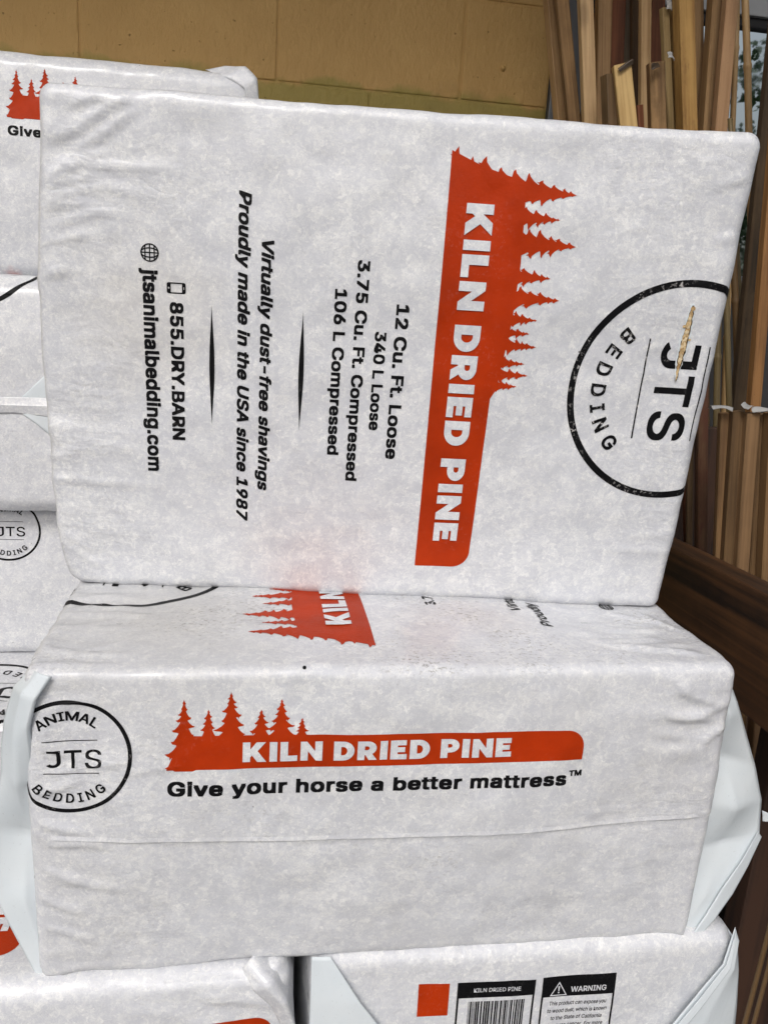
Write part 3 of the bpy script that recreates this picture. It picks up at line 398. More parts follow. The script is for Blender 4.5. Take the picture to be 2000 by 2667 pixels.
def arc(cx, cy, rx, ry, a0, a1, n=14):
    return [(cx + rx * math.cos(math.radians(a0 + (a1 - a0) * i / n)), cy + ry * math.sin(math.radians(a0 + (a1 - a0) * i / n))) for i in range(n + 1)]
HEAVY = {
 'K': (1.14, [[(0,0),(0,1),(.36,1),(.36,.63),(.66,1),(1.10,1),(.71,.55),(1.14,0),(.70,0),(.45,.33),(.36,.24),(.36,0)]]),
 'I': (.37, [[(0,0),(0,1),(.37,1),(.37,0)]]),
 'L': (.83, [[(0,0),(0,1),(.37,1),(.37,.29),(.83,.29),(.83,0)]]),
 'N': (1.07, [[(0,0),(0,1),(.31,1),(.71,.50),(.71,1),(1.07,1),(1.07,0),(.76,0),(.36,.50),(.36,0)]]),
 'D': (1.02, [[(0,0),(0,1)] + arc(.47,.5,.55,.5,90,-90), [(.36,.28),(.36,.72)] + arc(.46,.5,.20,.22,90,-90)]),
 'P': (.95, [[(0,0),(0,1)] + arc(.50,.64,.45,.36,90,-90) + [(.36,.28),(.36,0)], [(.36,.54),(.36,.74)] + arc(.48,.64,.11,.10,90,-90)]),
 'R': (.98, [[(0,0),(0,1)] + arc(.50,.635,.45,.365,90,-58) + [(.98,0),(.57,0),(.40,.27),(.36,.27),(.36,0)], [(.36,.53),(.36,.74)] + arc(.48,.635,.11,.105,90,-90)]),
 'E': (.83, [[(0,0),(0,1),(.80,1),(.80,.73),(.36,.73),(.36,.63),(.74,.63),(.74,.375),(.36,.375),(.36,.27),(.83,.27),(.83,0)]]),
}
def heavy(body, s0, s1, base, cap, gap=.15, word=.56):
    x = 0; loops = []
    for ch in body:
        if ch == ' ': x += word - gap; continue
        w, ls = HEAVY[ch]
        loops += [[(x + px, py) for px, py in lp] for lp in ls]; x += w + gap
    k = (s1 - s0) / (x - gap)
    return polys([[(s0 + px * k, base + py * cap) for px, py in lp] for lp in loops])
def glyph_j(w):
    return [[(.06,1),(.56,1)] + arc(.27,.29,.29,.30,0,-148,12) + arc(.27,.29,.29 - w,.30 - w,-148,0,12) + [(.56 - w,1 - w),(.06,1 - w)]]
def glyph_t(w):
    return [[(0,1 - w),(0,1),(.80,1),(.80,1 - w),(.40 + w/2,1 - w),(.40 + w/2,0),(.40 - w/2,0),(.40 - w/2,1 - w)]]
def jts(s0, s1, base, cap, w, soff):
    tot = s1 - s0
    jx, tx, sx = s0, s0 + tot * .335, s0 + tot * .70
    a = polys([[(jx + x / .56 * tot * .27, base + y * cap) for x, y in lp] for lp in glyph_j(w)])
    b = polys([[(tx + x / .80 * tot * .31, base + y * cap) for x, y in lp] for lp in glyph_t(w)])
    return [a, b] + struck('S', sx, s1, base, cap, soff)
def arc_text(body, R, cap, a0, a1, d, cx, cy, bottom=True):
    """letters along a circle; angles in degrees measured from straight down (bottom) or straight up, centre to centre"""
    out = []; ws = []; gl = []
    for ch in body:
        vs, fs = text_raw(ch); a = min(v[0] for v in vs); b = max(v[0] for v in vs)
        gl.append((vs, fs, a, b)); ws.append(b - a)
    gap = 0.20
    pos = []; x = 0
    for w in ws: pos.append(x + w / 2); x += w + gap
    lo, hi = pos[0], pos[-1]
    k = cap / (CAP + 2 * d)
    for (vs, fs, a, b), p in zip(gl, pos):
        ang = math.radians(a0 + (a1 - a0) * (p - lo) / (hi - lo))
        for dx, dy in ((0, 0), (-d, -d), (d, -d), (-d, d), (d, d)):
            pts = []
            for vx, vy in vs:
                lx = (vx + dx - (a + b) / 2) * k * 1.08; ly = (vy + dy + d) * k
                rr = R - ly if bottom else R + ly; th = ang + lx / R
                pts.append((cx + rr * math.sin(th), cy - rr * math.cos(th) * (1 if bottom else -1)))
            out.append((pts, fs))
    return out
def ring(cx, cy, R, w, n=96):
    return polys([arc(cx, cy, R, R, 0, 360 * (n - 1) / n, n - 1), arc(cx, cy, R - w, R - w, 0, 360 * (n - 1) / n, n - 1)])
def rect(a, b, c, d): return ([(a, b), (c, b), (c, d), (a, d)], [(0, 1, 2, 3)])
def lens(s0, s1, t, th, n=24):
    up = [(s0 + (s1 - s0) * i / n, t + th / 2 * math.sin(math.pi * i / n) ** 1.4) for i in range(n + 1)]
    dn = [(x, 2 * t - y) for x, y in up[1:-1]][::-1]
    return polys([up + dn])
def spruce(x, base, h, w, rnd, teeth=8, core=.55):
    """spruce silhouette: uneven drooping boughs, long concave upper edge, short hooked underside"""
    def side(sg):
        cuts = [0.02]
        for i in range(teeth): cuts.append(cuts[-1] + rnd.uniform(.65, 1.4) * (.55 + .9 * i / teeth))
        cuts = [c / cuts[-1] for c in cuts]
        pts = []
        for f0, f1 in zip(cuts[:-1], cuts[1:]):
            dy = h * (f1 - f0); y0 = base + h * (1 - f0); y1 = base + h * (1 - f1)
            wd = w * f1 ** .92 * rnd.uniform(.72, 1.15)
            inn = w * f0 ** .95 * core; ini = w * f1 ** .95 * core
            pts.append((x + sg * inn, y0 - dy * .06))
            pts.append((x + sg * (inn + (wd - inn) * .30), y0 - dy * .42))
            pts.append((x + sg * (inn + (wd - inn) * .66), y0 - dy * .70))
            pts.append((x + sg * wd, y0 - dy * rnd.uniform(.72, .84)))
            pts.append((x + sg * (wd - (wd - ini) * .25), y0 - dy * .93))
            if rnd.random() < .45:
                pts.append((x + sg * (ini + (wd - ini) * .50), y1 - dy * .02))
                pts.append((x + sg * (ini + (wd - ini) * .52), y1 - dy * .22))
            pts.append((x + sg * (ini + (wd - ini) * .22), y1 + dy * .01))
        return pts
    R_ = side(1); L_ = side(-1)
    body = [(x, base + h)] + R_ + [(x + w * .4, base - 2), (x - w * .4, base - 2)] + L_[::-1]
    return polys([body])

# ------------------------------------------------------------------ bags
class Bag:
    def __init__(s, L, W, H, r, seed, bulge=(.012, .010, .006), amp=1.0, endl=1.0, endr=1.0, shear=0.0, cell=.0055, taper=0.0, crease=None, ridges=(), pinch=1.0, sag=0.0):
        s.sag = sag
        s.ridges, s.pinch = ridges, pinch
        s.h = np.array([L, W, H]) / 2; s.r = r; s.seed = seed; s.b = bulge; s.amp = amp
        s.endl, s.endr, s.shear, s.taper, s.crease = endl, endr, shear, taper, crease
        s.n = np.maximum(4, np.round(2 * s.h / cell).astype(int)); s.d = 2 * s.h / s.n
    def pos(s, p, off=0.0):
        """lattice point on the box surface -> bag surface, origin at the middle of the base"""
        h, r = s.h, s.r
        c = np.clip(p, -(h - r), h - r); n = p - c
        n = n / np.maximum(1e-9, np.linalg.norm(n, axis=1))[:, None]
        q = c + r * n
        f = p / h
        disp = np.zeros(len(p))
        for a in range(3):
            o = [i for i in range(3) if i != a]
            disp += n[:, a] ** 2 * s.b[a] * (1 - np.abs(f[:, o[0]]) ** 2.4) * (1 - np.abs(f[:, o[1]]) ** 2.4)
        k = s.amp
        disp += k * (.0030 * noise(p / .12, s.seed) + .0013 * noise(p / .042, s.seed + 1) + .0006 * noise(p / .018, s.seed + 2))
        # gathered folds that run in from the two sealed ends
        e0 = h[0] + p[:, 0]; e1 = h[0] - p[:, 0]
        wv = .012 * noise(p / .07, s.seed + 5)
        pr = np.stack([p[:, 0] / .13, (p[:, 1] + wv) / .024, (p[:, 2] + wv) / .024], 1)
        rd = (1 - np.abs(noise(pr, s.seed + 3))) ** 3 - .35
        pr2 = np.stack([p[:, 0] / .06, (p[:, 1] + wv) / .011, (p[:, 2] + wv) / .011], 1)
        rd2 = (1 - np.abs(noise(pr2, s.seed + 4))) ** 2 - .4
        patch = sstep(-.05, .50, noise(p / .10, s.seed + 9))
        m = (s.endl * (1 - sstep(.01, .17, e0)) + s.endr * (1 - sstep(.01, .17, e1))) * (1 - .6 * n[:, 0] ** 2)
        disp += m * (.0052 * rd * (.12 + .88 * patch) + .0009 * rd2 * (.3 + .7 * patch))
        # corners pinched a little
        disp -= s.pinch * .004 * np.abs(n[:, 0] * n[:, 1] * n[:, 2]) * 5 * (0.5 + 0.5 * noise(p / .03, s.seed + 6))
        for ax_, sg_, (u0, v0), (u1, v1), amp_, wid_ in s.ridges:                    # single sharp folds of the film
            o_ = [i for i in range(3) if i != ax_]
            d0 = np.array([u1 - u0, v1 - v0]) * .001; ln = np.hypot(*d0); e_ = d0 / ln
            q0 = p[:, o_] - np.array([u0, v0]) * .001 - .004 * np.stack([noise(p / .04, s.seed + 21), noise(p / .04, s.seed + 22)], 1)
            al = q0 @ e_ / ln; pd = q0 @ np.array([-e_[1], e_[0]])
            tp = np.clip(al * 4, 0, 1) * np.clip((1 - al) * 4, 0, 1) * (n[:, ax_] * sg_ > .3)
            disp += .95 * amp_ * .001 * tp * (np.exp(-np.abs(pd) / (wid_ * .00075)) - .22 * np.exp(-((pd + wid_ * .0012) / (wid_ * .0008)) ** 2))
        if s.crease:
            z0 = s.crease[0] + s.crease[1] * (p[:, 0] / h[0]) ** 2 + s.crease[2] * p[:, 0]
            dz = p[:, 2] - z0
            disp += np.where(n[:, 1] < -.5, 1, 0) * (.0008 * np.exp(-(np.maximum(dz, 0) / .02)) * (dz > 0) - .0005 * np.exp(-np.maximum(-dz, 0) / .006) * (dz <= 0))
        q = q + n * (disp + off)[:, None] if np.ndim(off) else q + n * (disp + off)[:, None]
        if s.sag: q[:, 0] -= s.sag * sstep(0, 1, (1 - f[:, 2]) / 1.0) * (1 - np.abs(np.minimum(f[:, 2], 0)) ** 6) * np.clip(-f[:, 0], 0, 1) ** 8        # left end sags outwards
        z = q[:, 2] + h[2]
        q[:, 2] = z
        q[:, 1] -= s.shear * z
        if s.taper: q[:, 0] += s.taper * (q[:, 0] / (2 * h[0]) + .5) * (z / (2 * h[2]) - 1)      # narrower towards the foot, on the right
        return q
    def body(s, name, mat, parent):
        n, d, h = s.n, s.d, s.h
        pts = []; faces = []; base = 0
        for a in range(3):
            b, c = [(1, 2), (2, 0), (0, 1)][a]
            for sg in (-1, 1):
                ib, ic = np.meshgrid(np.arange(n[b] + 1), np.arange(n[c] + 1), indexing='ij')
                ijk = np.zeros((ib.size, 3), int)
                ijk[:, a] = n[a] if sg > 0 else 0; ijk[:, b] = ib.ravel(); ijk[:, c] = ic.ravel()
                pts.append(ijk)
                W_ = n[c] + 1
                q = (np.arange(n[b])[:, None] * W_ + np.arange(n[c])[None, :]).ravel() + base
                f = np.stack([q, q + W_, q + W_ + 1, q + 1], 1)
                faces.append(f if sg > 0 else f[:, ::-1]); base += ib.size
        pts = np.concatenate(pts); faces = np.concatenate(faces)
        u, inv = np.unique(pts, axis=0, return_inverse=True); inv = inv.ravel()
        P = s.pos(u * d - h); F = inv[faces]
        me = bpy.data.meshes.new(name)
        me.vertices.add(len(P)); me.vertices.foreach_set('co', P.ravel())
        me.loops.add(F.size); me.loops.foreach_set('vertex_index', F.ravel().astype(np.int32))
        me.polygons.add(len(F)); me.polygons.foreach_set('loop_start', np.arange(0, F.size, 4, dtype=np.int32))
        me.polygons.foreach_set('use_smooth', np.ones(len(F), bool))
        me.update(calc_edges=True); me.validate()
        me.materials.append(mat)
        o = bpy.data.objects.new(name, me); COL.objects.link(o); o.parent = parent
        return o
    def decal(s, name, pieces, mat, parent, face, es, et, origin=(0, 0), z=.00040, dz=.000006, label=None):
        """lay flat print (s, t in mm) on a face: cut along the bag's own lattice, wrap it over the edges"""
        an = [i for i in range(3) if face[i]][0]; a_s = [i for i in range(3) if es[i]][0]; a_t = [i for i in range(3) if et[i]][0]
        bm = bmesh.new()
        for k, (vs, fs) in enumerate(pieces):
            bv = [bm.verts.new(((x + origin[0]) * .001 * es[a_s], (y + origin[1]) * .001 * et[a_t], z + k * dz)) for x, y in vs]
            for f in fs:
                if len(set(f)) < 3: continue
                try: bm.faces.new([bv[i] for i in f])
                except ValueError: pass
        for ax, axis in ((0, a_s), (1, a_t)):
            cs = [v.co[ax] for v in bm.verts]; lo, hi = min(cs), max(cs)
            i0 = math.ceil((lo + s.h[axis]) / s.d[axis]); i1 = math.floor((hi + s.h[axis]) / s.d[axis])
            for i in range(i0, i1 + 1):
                co = [0, 0, 0]; no = [0, 0, 0]; co[ax] = -s.h[axis] + i * s.d[axis]; no[ax] = 1
                g = bm.verts[:] + bm.edges[:] + bm.faces[:]
                bmesh.ops.bisect_plane(bm, geom=g, dist=1e-6, plane_co=co, plane_no=no)
        bm.verts.index_update()
        co = np.array([v.co[:] for v in bm.verts])
        p = np.zeros((len(co), 3)); sg = face[an]
        p[:, an] = s.h[an] * sg; p[:, a_s] = co[:, 0]; p[:, a_t] = co[:, 1]
        for a in (a_s, a_t):
            ex = np.maximum(0, np.abs(p[:, a]) - s.h[a])
            p[:, a] = np.clip(p[:, a], -s.h[a], s.h[a]); p[:, an] -= sg * ex
        q = s.pos(p, co[:, 2])
        for v, c in zip(bm.verts, q): v.co = c
        flip = np.dot(np.cross(np.array(es, float), np.array(et, float)), np.array(face, float)) < 0
        # the flat layout is in world axes a_s, a_t: make the faces look outwards
        bm.normal_update()
        for f in bm.faces:
            c = f.calc_center_median(); nn = Vector((0, 0, 0)); nn[an] = sg
            if f.normal.dot(nn) < 0 and abs(f.normal.dot(nn)) > .2: f.normal_flip()
        o = bm_obj(name, bm, mat, parent, smooth=True)
        if label: o['label'] = label
        return o

def sheet(name, rows, mat, parent, thick=.0006, sub=10, wob=.003, seed=0, pin_first=True):
    """loft through polylines (lists of equal length) -> thin plastic film with two sides, a little crumpled"""
    R = np.array(rows, float); nr, npt = R.shape[:2]
    def up(A, k, axis):
        A = np.moveaxis(A, axis, 0); n = len(A); out = []
        for i in range(n - 1):
            for j in range(k):
                f = j / k; out.append(A[i] * (1 - f) + A[i + 1] * f)
        out.append(A[-1]); return np.moveaxis(np.array(out), 0, axis)
    G = up(up(R, sub, 0), sub, 1)
    a, b = G.shape[:2]
    du = np.gradient(G, axis=0); dv = np.gradient(G, axis=1); N = np.cross(du, dv)
    N /= np.maximum(1e-9, np.linalg.norm(N, axis=2))[..., None]
    P = G.reshape(-1, 3)
    w = wob * .35 * noise(P / .08, seed)
    rs = np.random.RandomState(seed)
    for lam, am in ((.19, 1.5), (.12, .9), (.07, .35)):          # straight creases between flat facets
        d = rs.normal(size=3); d /= np.linalg.norm(d)
        q = P @ d / lam + rs.uniform(0, 1) + .04 * noise(P / .11, seed + 7); w += wob * am * (2 * np.abs(q - np.floor(q) - .5) * 2 - 1)
    w = w.reshape(a, b)
    if pin_first: w[0] *= .2
    A = G + N * w[..., None]; B = A - N * thick
    V = np.concatenate([A.reshape(-1, 3), B.reshape(-1, 3)]); n0 = a * b; F = []
    for i in range(a - 1):
        for j in range(b - 1):
            q = i * b + j; f = (q, q + 1, q + b + 1, q + b)
            F.append(f); F.append(tuple(x + n0 for x in f[::-1]))
    rim = [j for j in range(b)] + [i * b + b - 1 for i in range(1, a)] + [(a - 1) * b + j for j in range(b - 2, -1, -1)] + [i * b for i in range(a - 2, 0, -1)]
    for i in range(len(rim)):
        p, q = rim[i], rim[(i + 1) % len(rim)]
        F.append((q, p, p + n0, q + n0))
    return mesh_obj(name, V, F, mat, parent, smooth=True)

# ---- the printed layouts (mm): s = reading direction, t = up; centre of the face is 0,0
rnd = random.Random(7)
def big_trees():
    R = random.Random(21); ps = []
    # the tall half tree at the start of the banner, then ten more, shorter and shorter
    tips = [(-185, 173.5, 37, 52), (-161.6, 160, 17, 106), (-138, 180, 29, 96), (-106.8, 158.5, 20, 100), (-86.4, 170.5, 23, 96), (-65.8, 151, 15, 104), (-52.2, 145, 11, 108), (-39.4, 154, 16, 100), (-21.7, 144, 12, 102), (-10, 149.5, 13, 100), (1.8, 139, 12, 104)]
    for i, (sx, top, w, base) in enumerate(tips):
        ps.append(spruce(sx, base, top - base, w, R, teeth=10 if i == 0 else 7 if w > 14 else 6, core=.56 if i == 0 else .46))
    return ps
def big_banner():
    a, b, t0, t1, r = -214, 208.5, 51, 113, 19
    lp = [(-217.4, 49.6), (b, t0)] + arc(b - r, t1 - 2 - r, r, r, 0, 90, 8) + [(16, 112.6), (6, 118), (-60, 125), (-120, 127), (-178, 124), (-196, t1), (-205, 80)]
    jag = []
    return [polys([lp + jag])] + big_trees()
def big_texts(full=True):
    B = .027
    out = []
    for body, a, b, base, cap, sh in (('12 Cu. Ft. Loose', -73.3, 86, 8.3, 13.0, 0), ('340 L Loose', -45.5, 56, -11.3, 11.6, 0), ('3.75 Cu. Ft. Compressed', -113, 112.5, -32.6, 12.0, 0),
                                      ('106 L Compressed', -84.5, 84.5, -53.5, 12.0, 0), ('Virtually dust-free shavings', -125.5, 128, -126.2, 12.0, .22),
                                      ('Proudly made in the USA since 1987', -169, 164, -148.8, 12.2, .22), ('855.DRY.BARN', -62, 78, -215.5, 13.0, 0), ('jtsanimalbedding.com', -92.5, 113, -241, 14.0, 0)):
        out += struck(body, a, b, base, cap, B, sh, 1.02, full)
    return out + [lens(-62, 61, -84, 5.2), lens(-62, 60, -174.6, 5.2)]
def icon_phone():
    def rr(a, b, c, d, r):
        return arc(c - r, d - r, r, r, 0, 90, 4) + arc(a + r, d - r, r, r, 90, 180, 4) + arc(a + r, b + r, r, r, 180, 270, 4) + arc(c - r, b + r, r, r, 270, 360, 4)
    return polys([rr(-80.8, -218.4, -70.2, -200, 2), rr(-79.6, -214.6, -71.4, -203.6, .4), arc(-75.5, -216.5, .9, .9, 0, 330, 8), [(-76.8, -202.1), (-74.2, -202.1), (-74.2, -201.5), (-76.8, -201.5)]])
def icon_globe(cx=-107.3, cy=-233.8, R=8.6, w=1.25):
    out = [ring(cx, cy, R, w, 40)]
    def stroke(pts, w):
        L_, R_ = [], []
        for i, (x, y) in enumerate(pts):
            x0, y0 = pts[max(0, i - 1)]; x1, y1 = pts[min(len(pts) - 1, i + 1)]
            l = math.hypot(x1 - x0, y1 - y0); nx, ny = -(y1 - y0) / l, (x1 - x0) / l
            L_.append((x + nx * w / 2, y + ny * w / 2)); R_.append((x - nx * w / 2, y - ny * w / 2))
        return polys([L_ + R_[::-1]])
    out += [stroke([(cx, cy - R + .4), (cx, cy + R - .4)], w * .9), stroke([(cx - R + .4, cy), (cx + R - .4, cy)], w * .9)]
    for k in (-1, 1):
        out.append(stroke(arc(cx, cy, k * R * .5, R * .96, -90, 90, 14), w * .9))
        yy = cy + k * R * .5; hw = R * .86
        out.append(stroke([(cx - hw, yy), (cx + hw, yy)], w * .9))
    return out
def big_logo(cy=306):
    p = [ring(0, cy, 115, 7.0)]
    p += jts(-54, 51, cy - 22.5, 40, .165, .012)
    p += [rect(-55, cy - 38.5, 50, cy - 36.9), rect(-50, cy + 26, 50, cy + 27.4)]
    p += arc_text('BEDDING', 91, 16, -42, 42, .020, 0, cy)
    p += arc_text('ANIMAL', 76, 16, -38, 38, .020, 0, cy, bottom=False)
    return p
def side_banner():
    R = random.Random(11)
    lp = [(-217.5, 62.3), (180.3, 63.5)] + arc(163.5, 77.5, 17, 17.5, 0, 90, 8) + [(-206, 96), (-211, 78)]
    ps = [polys([lp])]
    for x, top, w, base in ((-201.8, 132.6, 19.5, 63), (-180.3, 121.9, 14, 82), (-160.2, 138.4, 21, 80), (-132.9, 121.4, 15, 86), (-114.5, 131, 20, 80), (-95.4, 112.6, 10, 88)):
        ps.append(spruce(x, base, top - base, w, R, teeth=8 if w > 18 else 6, core=.5))
    return ps
def side_lettering(): return [heavy('KILN DRIED PINE', -149, 106.5, 69.6, 19.6)]
def side_text():
    return struck('Give your horse a better mattress', -216.5, 166.5, 36, 14.6, .031, 0, 1.06) + struck('TM', 168.5, 182, 45.4, 6.4, .040)
def side_logo(cx=-302.5, cy=77):
    p = [ring(cx, cy, 55.2, 3.6)]
    p += jts(cx - 20, cx + 28.5, cy - 10.4, 17.2, .15, .006)
    p += [rect(cx - 22, cy + 15.6, cx + 25, cy + 16.4), rect(cx - 22, cy - 16.6, cx + 26, cy - 15.8)]
    p += arc_text('ANIMAL', 35.5, 9.2, -35, 35, .017, cx, cy, bottom=False)
    p += arc_text('BEDDING', 45.5, 9.0, -41, 41, .017, cx, cy)
    return p
def big_lettering(): return [heavy('KILN DRIED PINE', -171.5, 177, 68.2, 26.6)]

def make_materials(i, **kw):
    ink = kw.pop('scuff', .5)
    return dict(text=mat_ink(f'text_ink_{i}', BLACK, i * 3.37, .06), film=mat_film(f'film_{i}', i * 3.37, **kw), black=mat_ink(f'black_ink_{i}', BLACK, i * 3.37, ink),
                orange=mat_ink(f'orange_ink_{i}', ORANGE, i * 3.37, .035), white=mat_film(f'unprinted_film_{i}', i * 3.37, dirt_amt=.05))

GROUND_Z = -0.32
BEDDING_GROUP = 'white plastic bags of wood shavings stacked in two piles'
X_, Y_, Z_ = (1, 0, 0), (0, 1, 0), (0, 0, 1)
def neg(v): return tuple(-q for q in v)

# ------------------------------------------------------------------ setting: ground
def build_ground():
    t = NT('concrete')
    v = t.map()
    n = t.math('ADD', t.math('MULTIPLY', t.noise(v, 1.3, 6, .6), .6), t.math('MULTIPLY', t.noise(v, 60, 3), .4))
    t.l.new(t.ramp(n, [(.3, (.075, .075, .075)), (.7, (.14, .138, .135))]), t.b.inputs['Base Color'])
    t.b.inputs['Roughness'].default_value = .85
    t.l.new(t.bump(n, .3, .004), t.b.inputs['Normal'])
    g = mesh_obj('ground', [(-120, -120, GROUND_Z), (120, -120, GROUND_Z), (120, 120, GROUND_Z), (-120, 120, GROUND_Z)], [(0, 1, 2, 3)], t.m, smooth=False)
    tag(g, kind='structure')
build_ground()

# ------------------------------------------------------------------ block wall
WALL_Y = 1.305
def build_wall():
    t = NT('tan_wall_paint')
    v = t.map()
    n0 = t.noise(v, 4, 5, .65); n1 = t.noise(t.map(v, scale=(1, 1, .45)), 110, 4, .65)
    col = t.ramp(n0, [(.3, (.43, .258, .080)), (.55, (.475, .290, .095)), (.75, (.53, .335, .118))])
    x = t.new('ShaderNodeSeparateXYZ'); t.l.new(v, x.inputs[0])
    edge = t.math('ADD', x.outputs[2], t.math('MULTIPLY', t.math('SUBTRACT', t.noise(v, 9, 4, .6), .5), .10))
    old = t.rng(edge, 1.098, 1.082)
    moss = t.math('MULTIPLY', t.rng(t.noise(v, 6, 4, .6), .5, .66), t.math('MULTIPLY', t.rng(x.outputs[0], .1, .42), t.rng(edge, 1.22, 1.10)))
    col = t.mix(old, col, (.31, .235, .055))
    col = t.mix(t.math('MULTIPLY', moss, .6), col, (.11, .088, .022))
    pits = t.rng(t.noise(v, 85, 2), .70, .76)
    col = t.mix(t.math('MULTIPLY', pits, .6), col, (.13, .08, .03))
    t.l.new(col, t.b.inputs['Base Color']); t.b.inputs['Roughness'].default_value = .62
    h = t.math('SUBTRACT', t.math('ADD', n1, t.math('MULTIPLY', t.noise(v, 28, 3), .8)), t.math('MULTIPLY', pits, .8))
    t.l.new(t.bump(h, .65, .0050), t.b.inputs['Normal'])
    bw, bh = .4064, .2032
    x0, x1 = -3.3, .497
    root = empty('block_wall', (0, 0, 0))
    R = random.Random(3)
    bm = bmesh.new(); mb = bmesh.new()
    for row in range(-7, 8):
        z0 = 1.085 + row * bh; z1 = z0 + bh
        if z1 < GROUND_Z: continue
        z0 = max(z0, GROUND_Z)
        off = -.112 if row % 2 == 0 else .092
        k = math.floor((x0 - off) / bw)
        xx = off + k * bw
        while xx < x1:
            a, b = max(xx, x0), min(xx + bw, x1)
            if b - a > .02:
                dy = R.uniform(-.0008, .0008); g = .0022
                bm_box(bm, (a + g, WALL_Y + dy, z0 + g), (b - g, WALL_Y + .19, z1 - g), .0035)
            xx += bw
    bm_box(mb, (x0, WALL_Y + .0028, GROUND_Z), (x1, WALL_Y + .18, 2.7))
    bm_obj('block_face', bm, t.m, root); bm_obj('mortar', mb, t.m, root)
    b2 = bmesh.new()
    r = bmesh.ops.create_uvsphere(b2, u_segments=12, v_segments=8, radius=.006)
    for q in b2.verts: q.co = Vector((.387 + q.co.x, WALL_Y + q.co.y * .9, 1.158 + q.co.z * 1.1))
    bm_obj('screw_plug', b2, t.m, root, True)
    tag(root, 'tan painted concrete block wall behind the bags, greenish lower course', 'wall')
build_wall()

# ------------------------------------------------------------------ window right of the wall
def build_window():
    al = mat_plain('grey_aluminium', (.20, .215, .235), .42, .6, 30, .12)
    al2 = mat_plain('light_aluminium', (.42, .43, .44), .45, .4, 30, .10)
    gk = mat_plain('black_gasket', (.012, .012, .013), .6)
    dk = mat_plain('void_shade_dark', (.030, .030, .031), .8)
    t = NT('reflective_glass')
    t.b.inputs['Base Color'].default_value = (.56, .62, .64, 1); t.b.inputs['Metallic'].default_value = 1.0
    t.put(t.b.inputs['Roughness'], t.rng(t.noise(t.map(), 8, 3), .3, .7, .01, .05))
    t.l.new(t.bump(t.noise(t.map(), 3.0, 1), .12, .004), t.b.inputs['Normal'])
    root = empty('shop_window', (0, 0, 0))
    def part(name, lo, hi, m, bv=.002):
        b = bmesh.new(); bm_box(b, lo, hi, bv); return bm_obj(name, b, m, root)
    fr = part('frame', (.499, WALL_Y - .012, GROUND_Z), (.575, WALL_Y + .06, 2.6), al)
    part('head_rail', (.576, WALL_Y - .016, 1.318), (2.6, WALL_Y + .06, 1.40), al2)
    part('head_rail', (.576, WALL_Y - .006, 1.401), (2.6, WALL_Y + .06, 2.6), al2)
    part('gasket', (.576, WALL_Y - .004, 1.298), (2.6, WALL_Y + .05, 1.317), gk)
    b = bmesh.new(); bm_box(b, (.5765, WALL_Y + .012, .752), (2.6, WALL_Y + .020, 1.297)); bm_obj('pane', b, t.m, root)
    part('sill', (.576, WALL_Y - .01, .70), (2.6, WALL_Y + .06, .751), al)
    part('dark_backing', (.576, WALL_Y + .004, GROUND_Z), (2.6, WALL_Y + .06, .699), dk)  # near-black backing: shade of the void behind the stakes, put into its colour
    tag(root, 'shop window in a grey metal frame behind the leaning stakes', 'window')
build_window()

# ------------------------------------------------------------------ unseen roof, added over the piles to keep the sky off the tops
def build_shade_roof():
    m = mat_plain('painted_boards', (.16, .14, .115), .8, 0, 20, .2)
    root = empty('added_shade_roof', (0, .5, 2.3))
    b = bmesh.new(); bm_box(b, (-4, -.70, .05), (4, 1.0, .08)); bm_obj('deck', b, m, root)
    for k in range(9):
        b = bmesh.new(); bm_box(b, (-3.6 + .9 * k, -.70, -.09), (-3.56 + .9 * k, .80, .0499)); bm_obj('joist', b, m, root)
    tag(root, 'unseen roof added above the bag piles to shade wall and stakes', 'roof')
build_shade_roof()

# ------------------------------------------------------------------ tree whose crown mirrors in the window glass
def build_tree():
    root = empty('tree', (8.3, -10.6, GROUND_Z)); root.scale = (1.35, 1.35, 1.2)
    bark = mat_plain('bark', (.07, .05, .035), .9, 0, 12, .4, .5)
    t = NT('leaf_green'); oi = t.noise(t.map(), 2.5, 4)
    t.l.new(t.ramp(oi, [(.3, (.04, .085, .028)), (.7, (.09, .15, .05))]), t.b.inputs['Base Color']); t.b.inputs['Roughness'].default_value = .6
    bm = bmesh.new()
    segs = 10
    for k, (h, r, x) in enumerate(((0, .17, 0), (.8, .13, .03), (1.7, .10, -.04), (2.6, .05, .05))):
        for i in range(segs): bm.verts.new((x + r * math.cos(6.283 * i / segs), r * math.sin(6.283 * i / segs), h))
    bm.verts.ensure_lookup_table()
    for k in range(3):
        for i in range(segs):
            j = (i + 1) % segs; bm.faces.new([bm.verts[k * segs + i], bm.verts[k * segs + j], bm.verts[(k + 1) * segs + j], bm.verts[(k + 1) * segs + i]])
    bm_obj('trunk', bm, bark, root, True)
    R = random.Random(9); V = []; Fc = []
    cl = [(R.uniform(-1.9, 1.9), R.uniform(-1.4, 1.4), R.uniform(1.3, 3.6), R.uniform(.45, .9)) for _ in range(26)]
    for cx, cy, cz, r in cl:
        for _ in range(480):
            d = Vector((R.gauss(0, 1), R.gauss(0, 1), R.gauss(0, 1))).normalized() * r * R.uniform(.5, 1)
            c = Vector((cx, cy, cz)) + d; a = Vector((R.gauss(0, 1), R.gauss(0, 1), R.gauss(0, 1))).normalized(); b = a.orthogonal().normalized()
            s_ = R.uniform(.028, .06); n0 = len(V)
            V += [c + a * s_, c + b * s_ * .6, c - a * s_, c - b * s_ * .6]; Fc.append((n0, n0 + 1, n0 + 2, n0 + 3))
    mesh_obj('crown', V, Fc, t.m, root, smooth=False)
    tag(root, 'leafy green tree reflected in the window glass', 'tree')
build_tree()

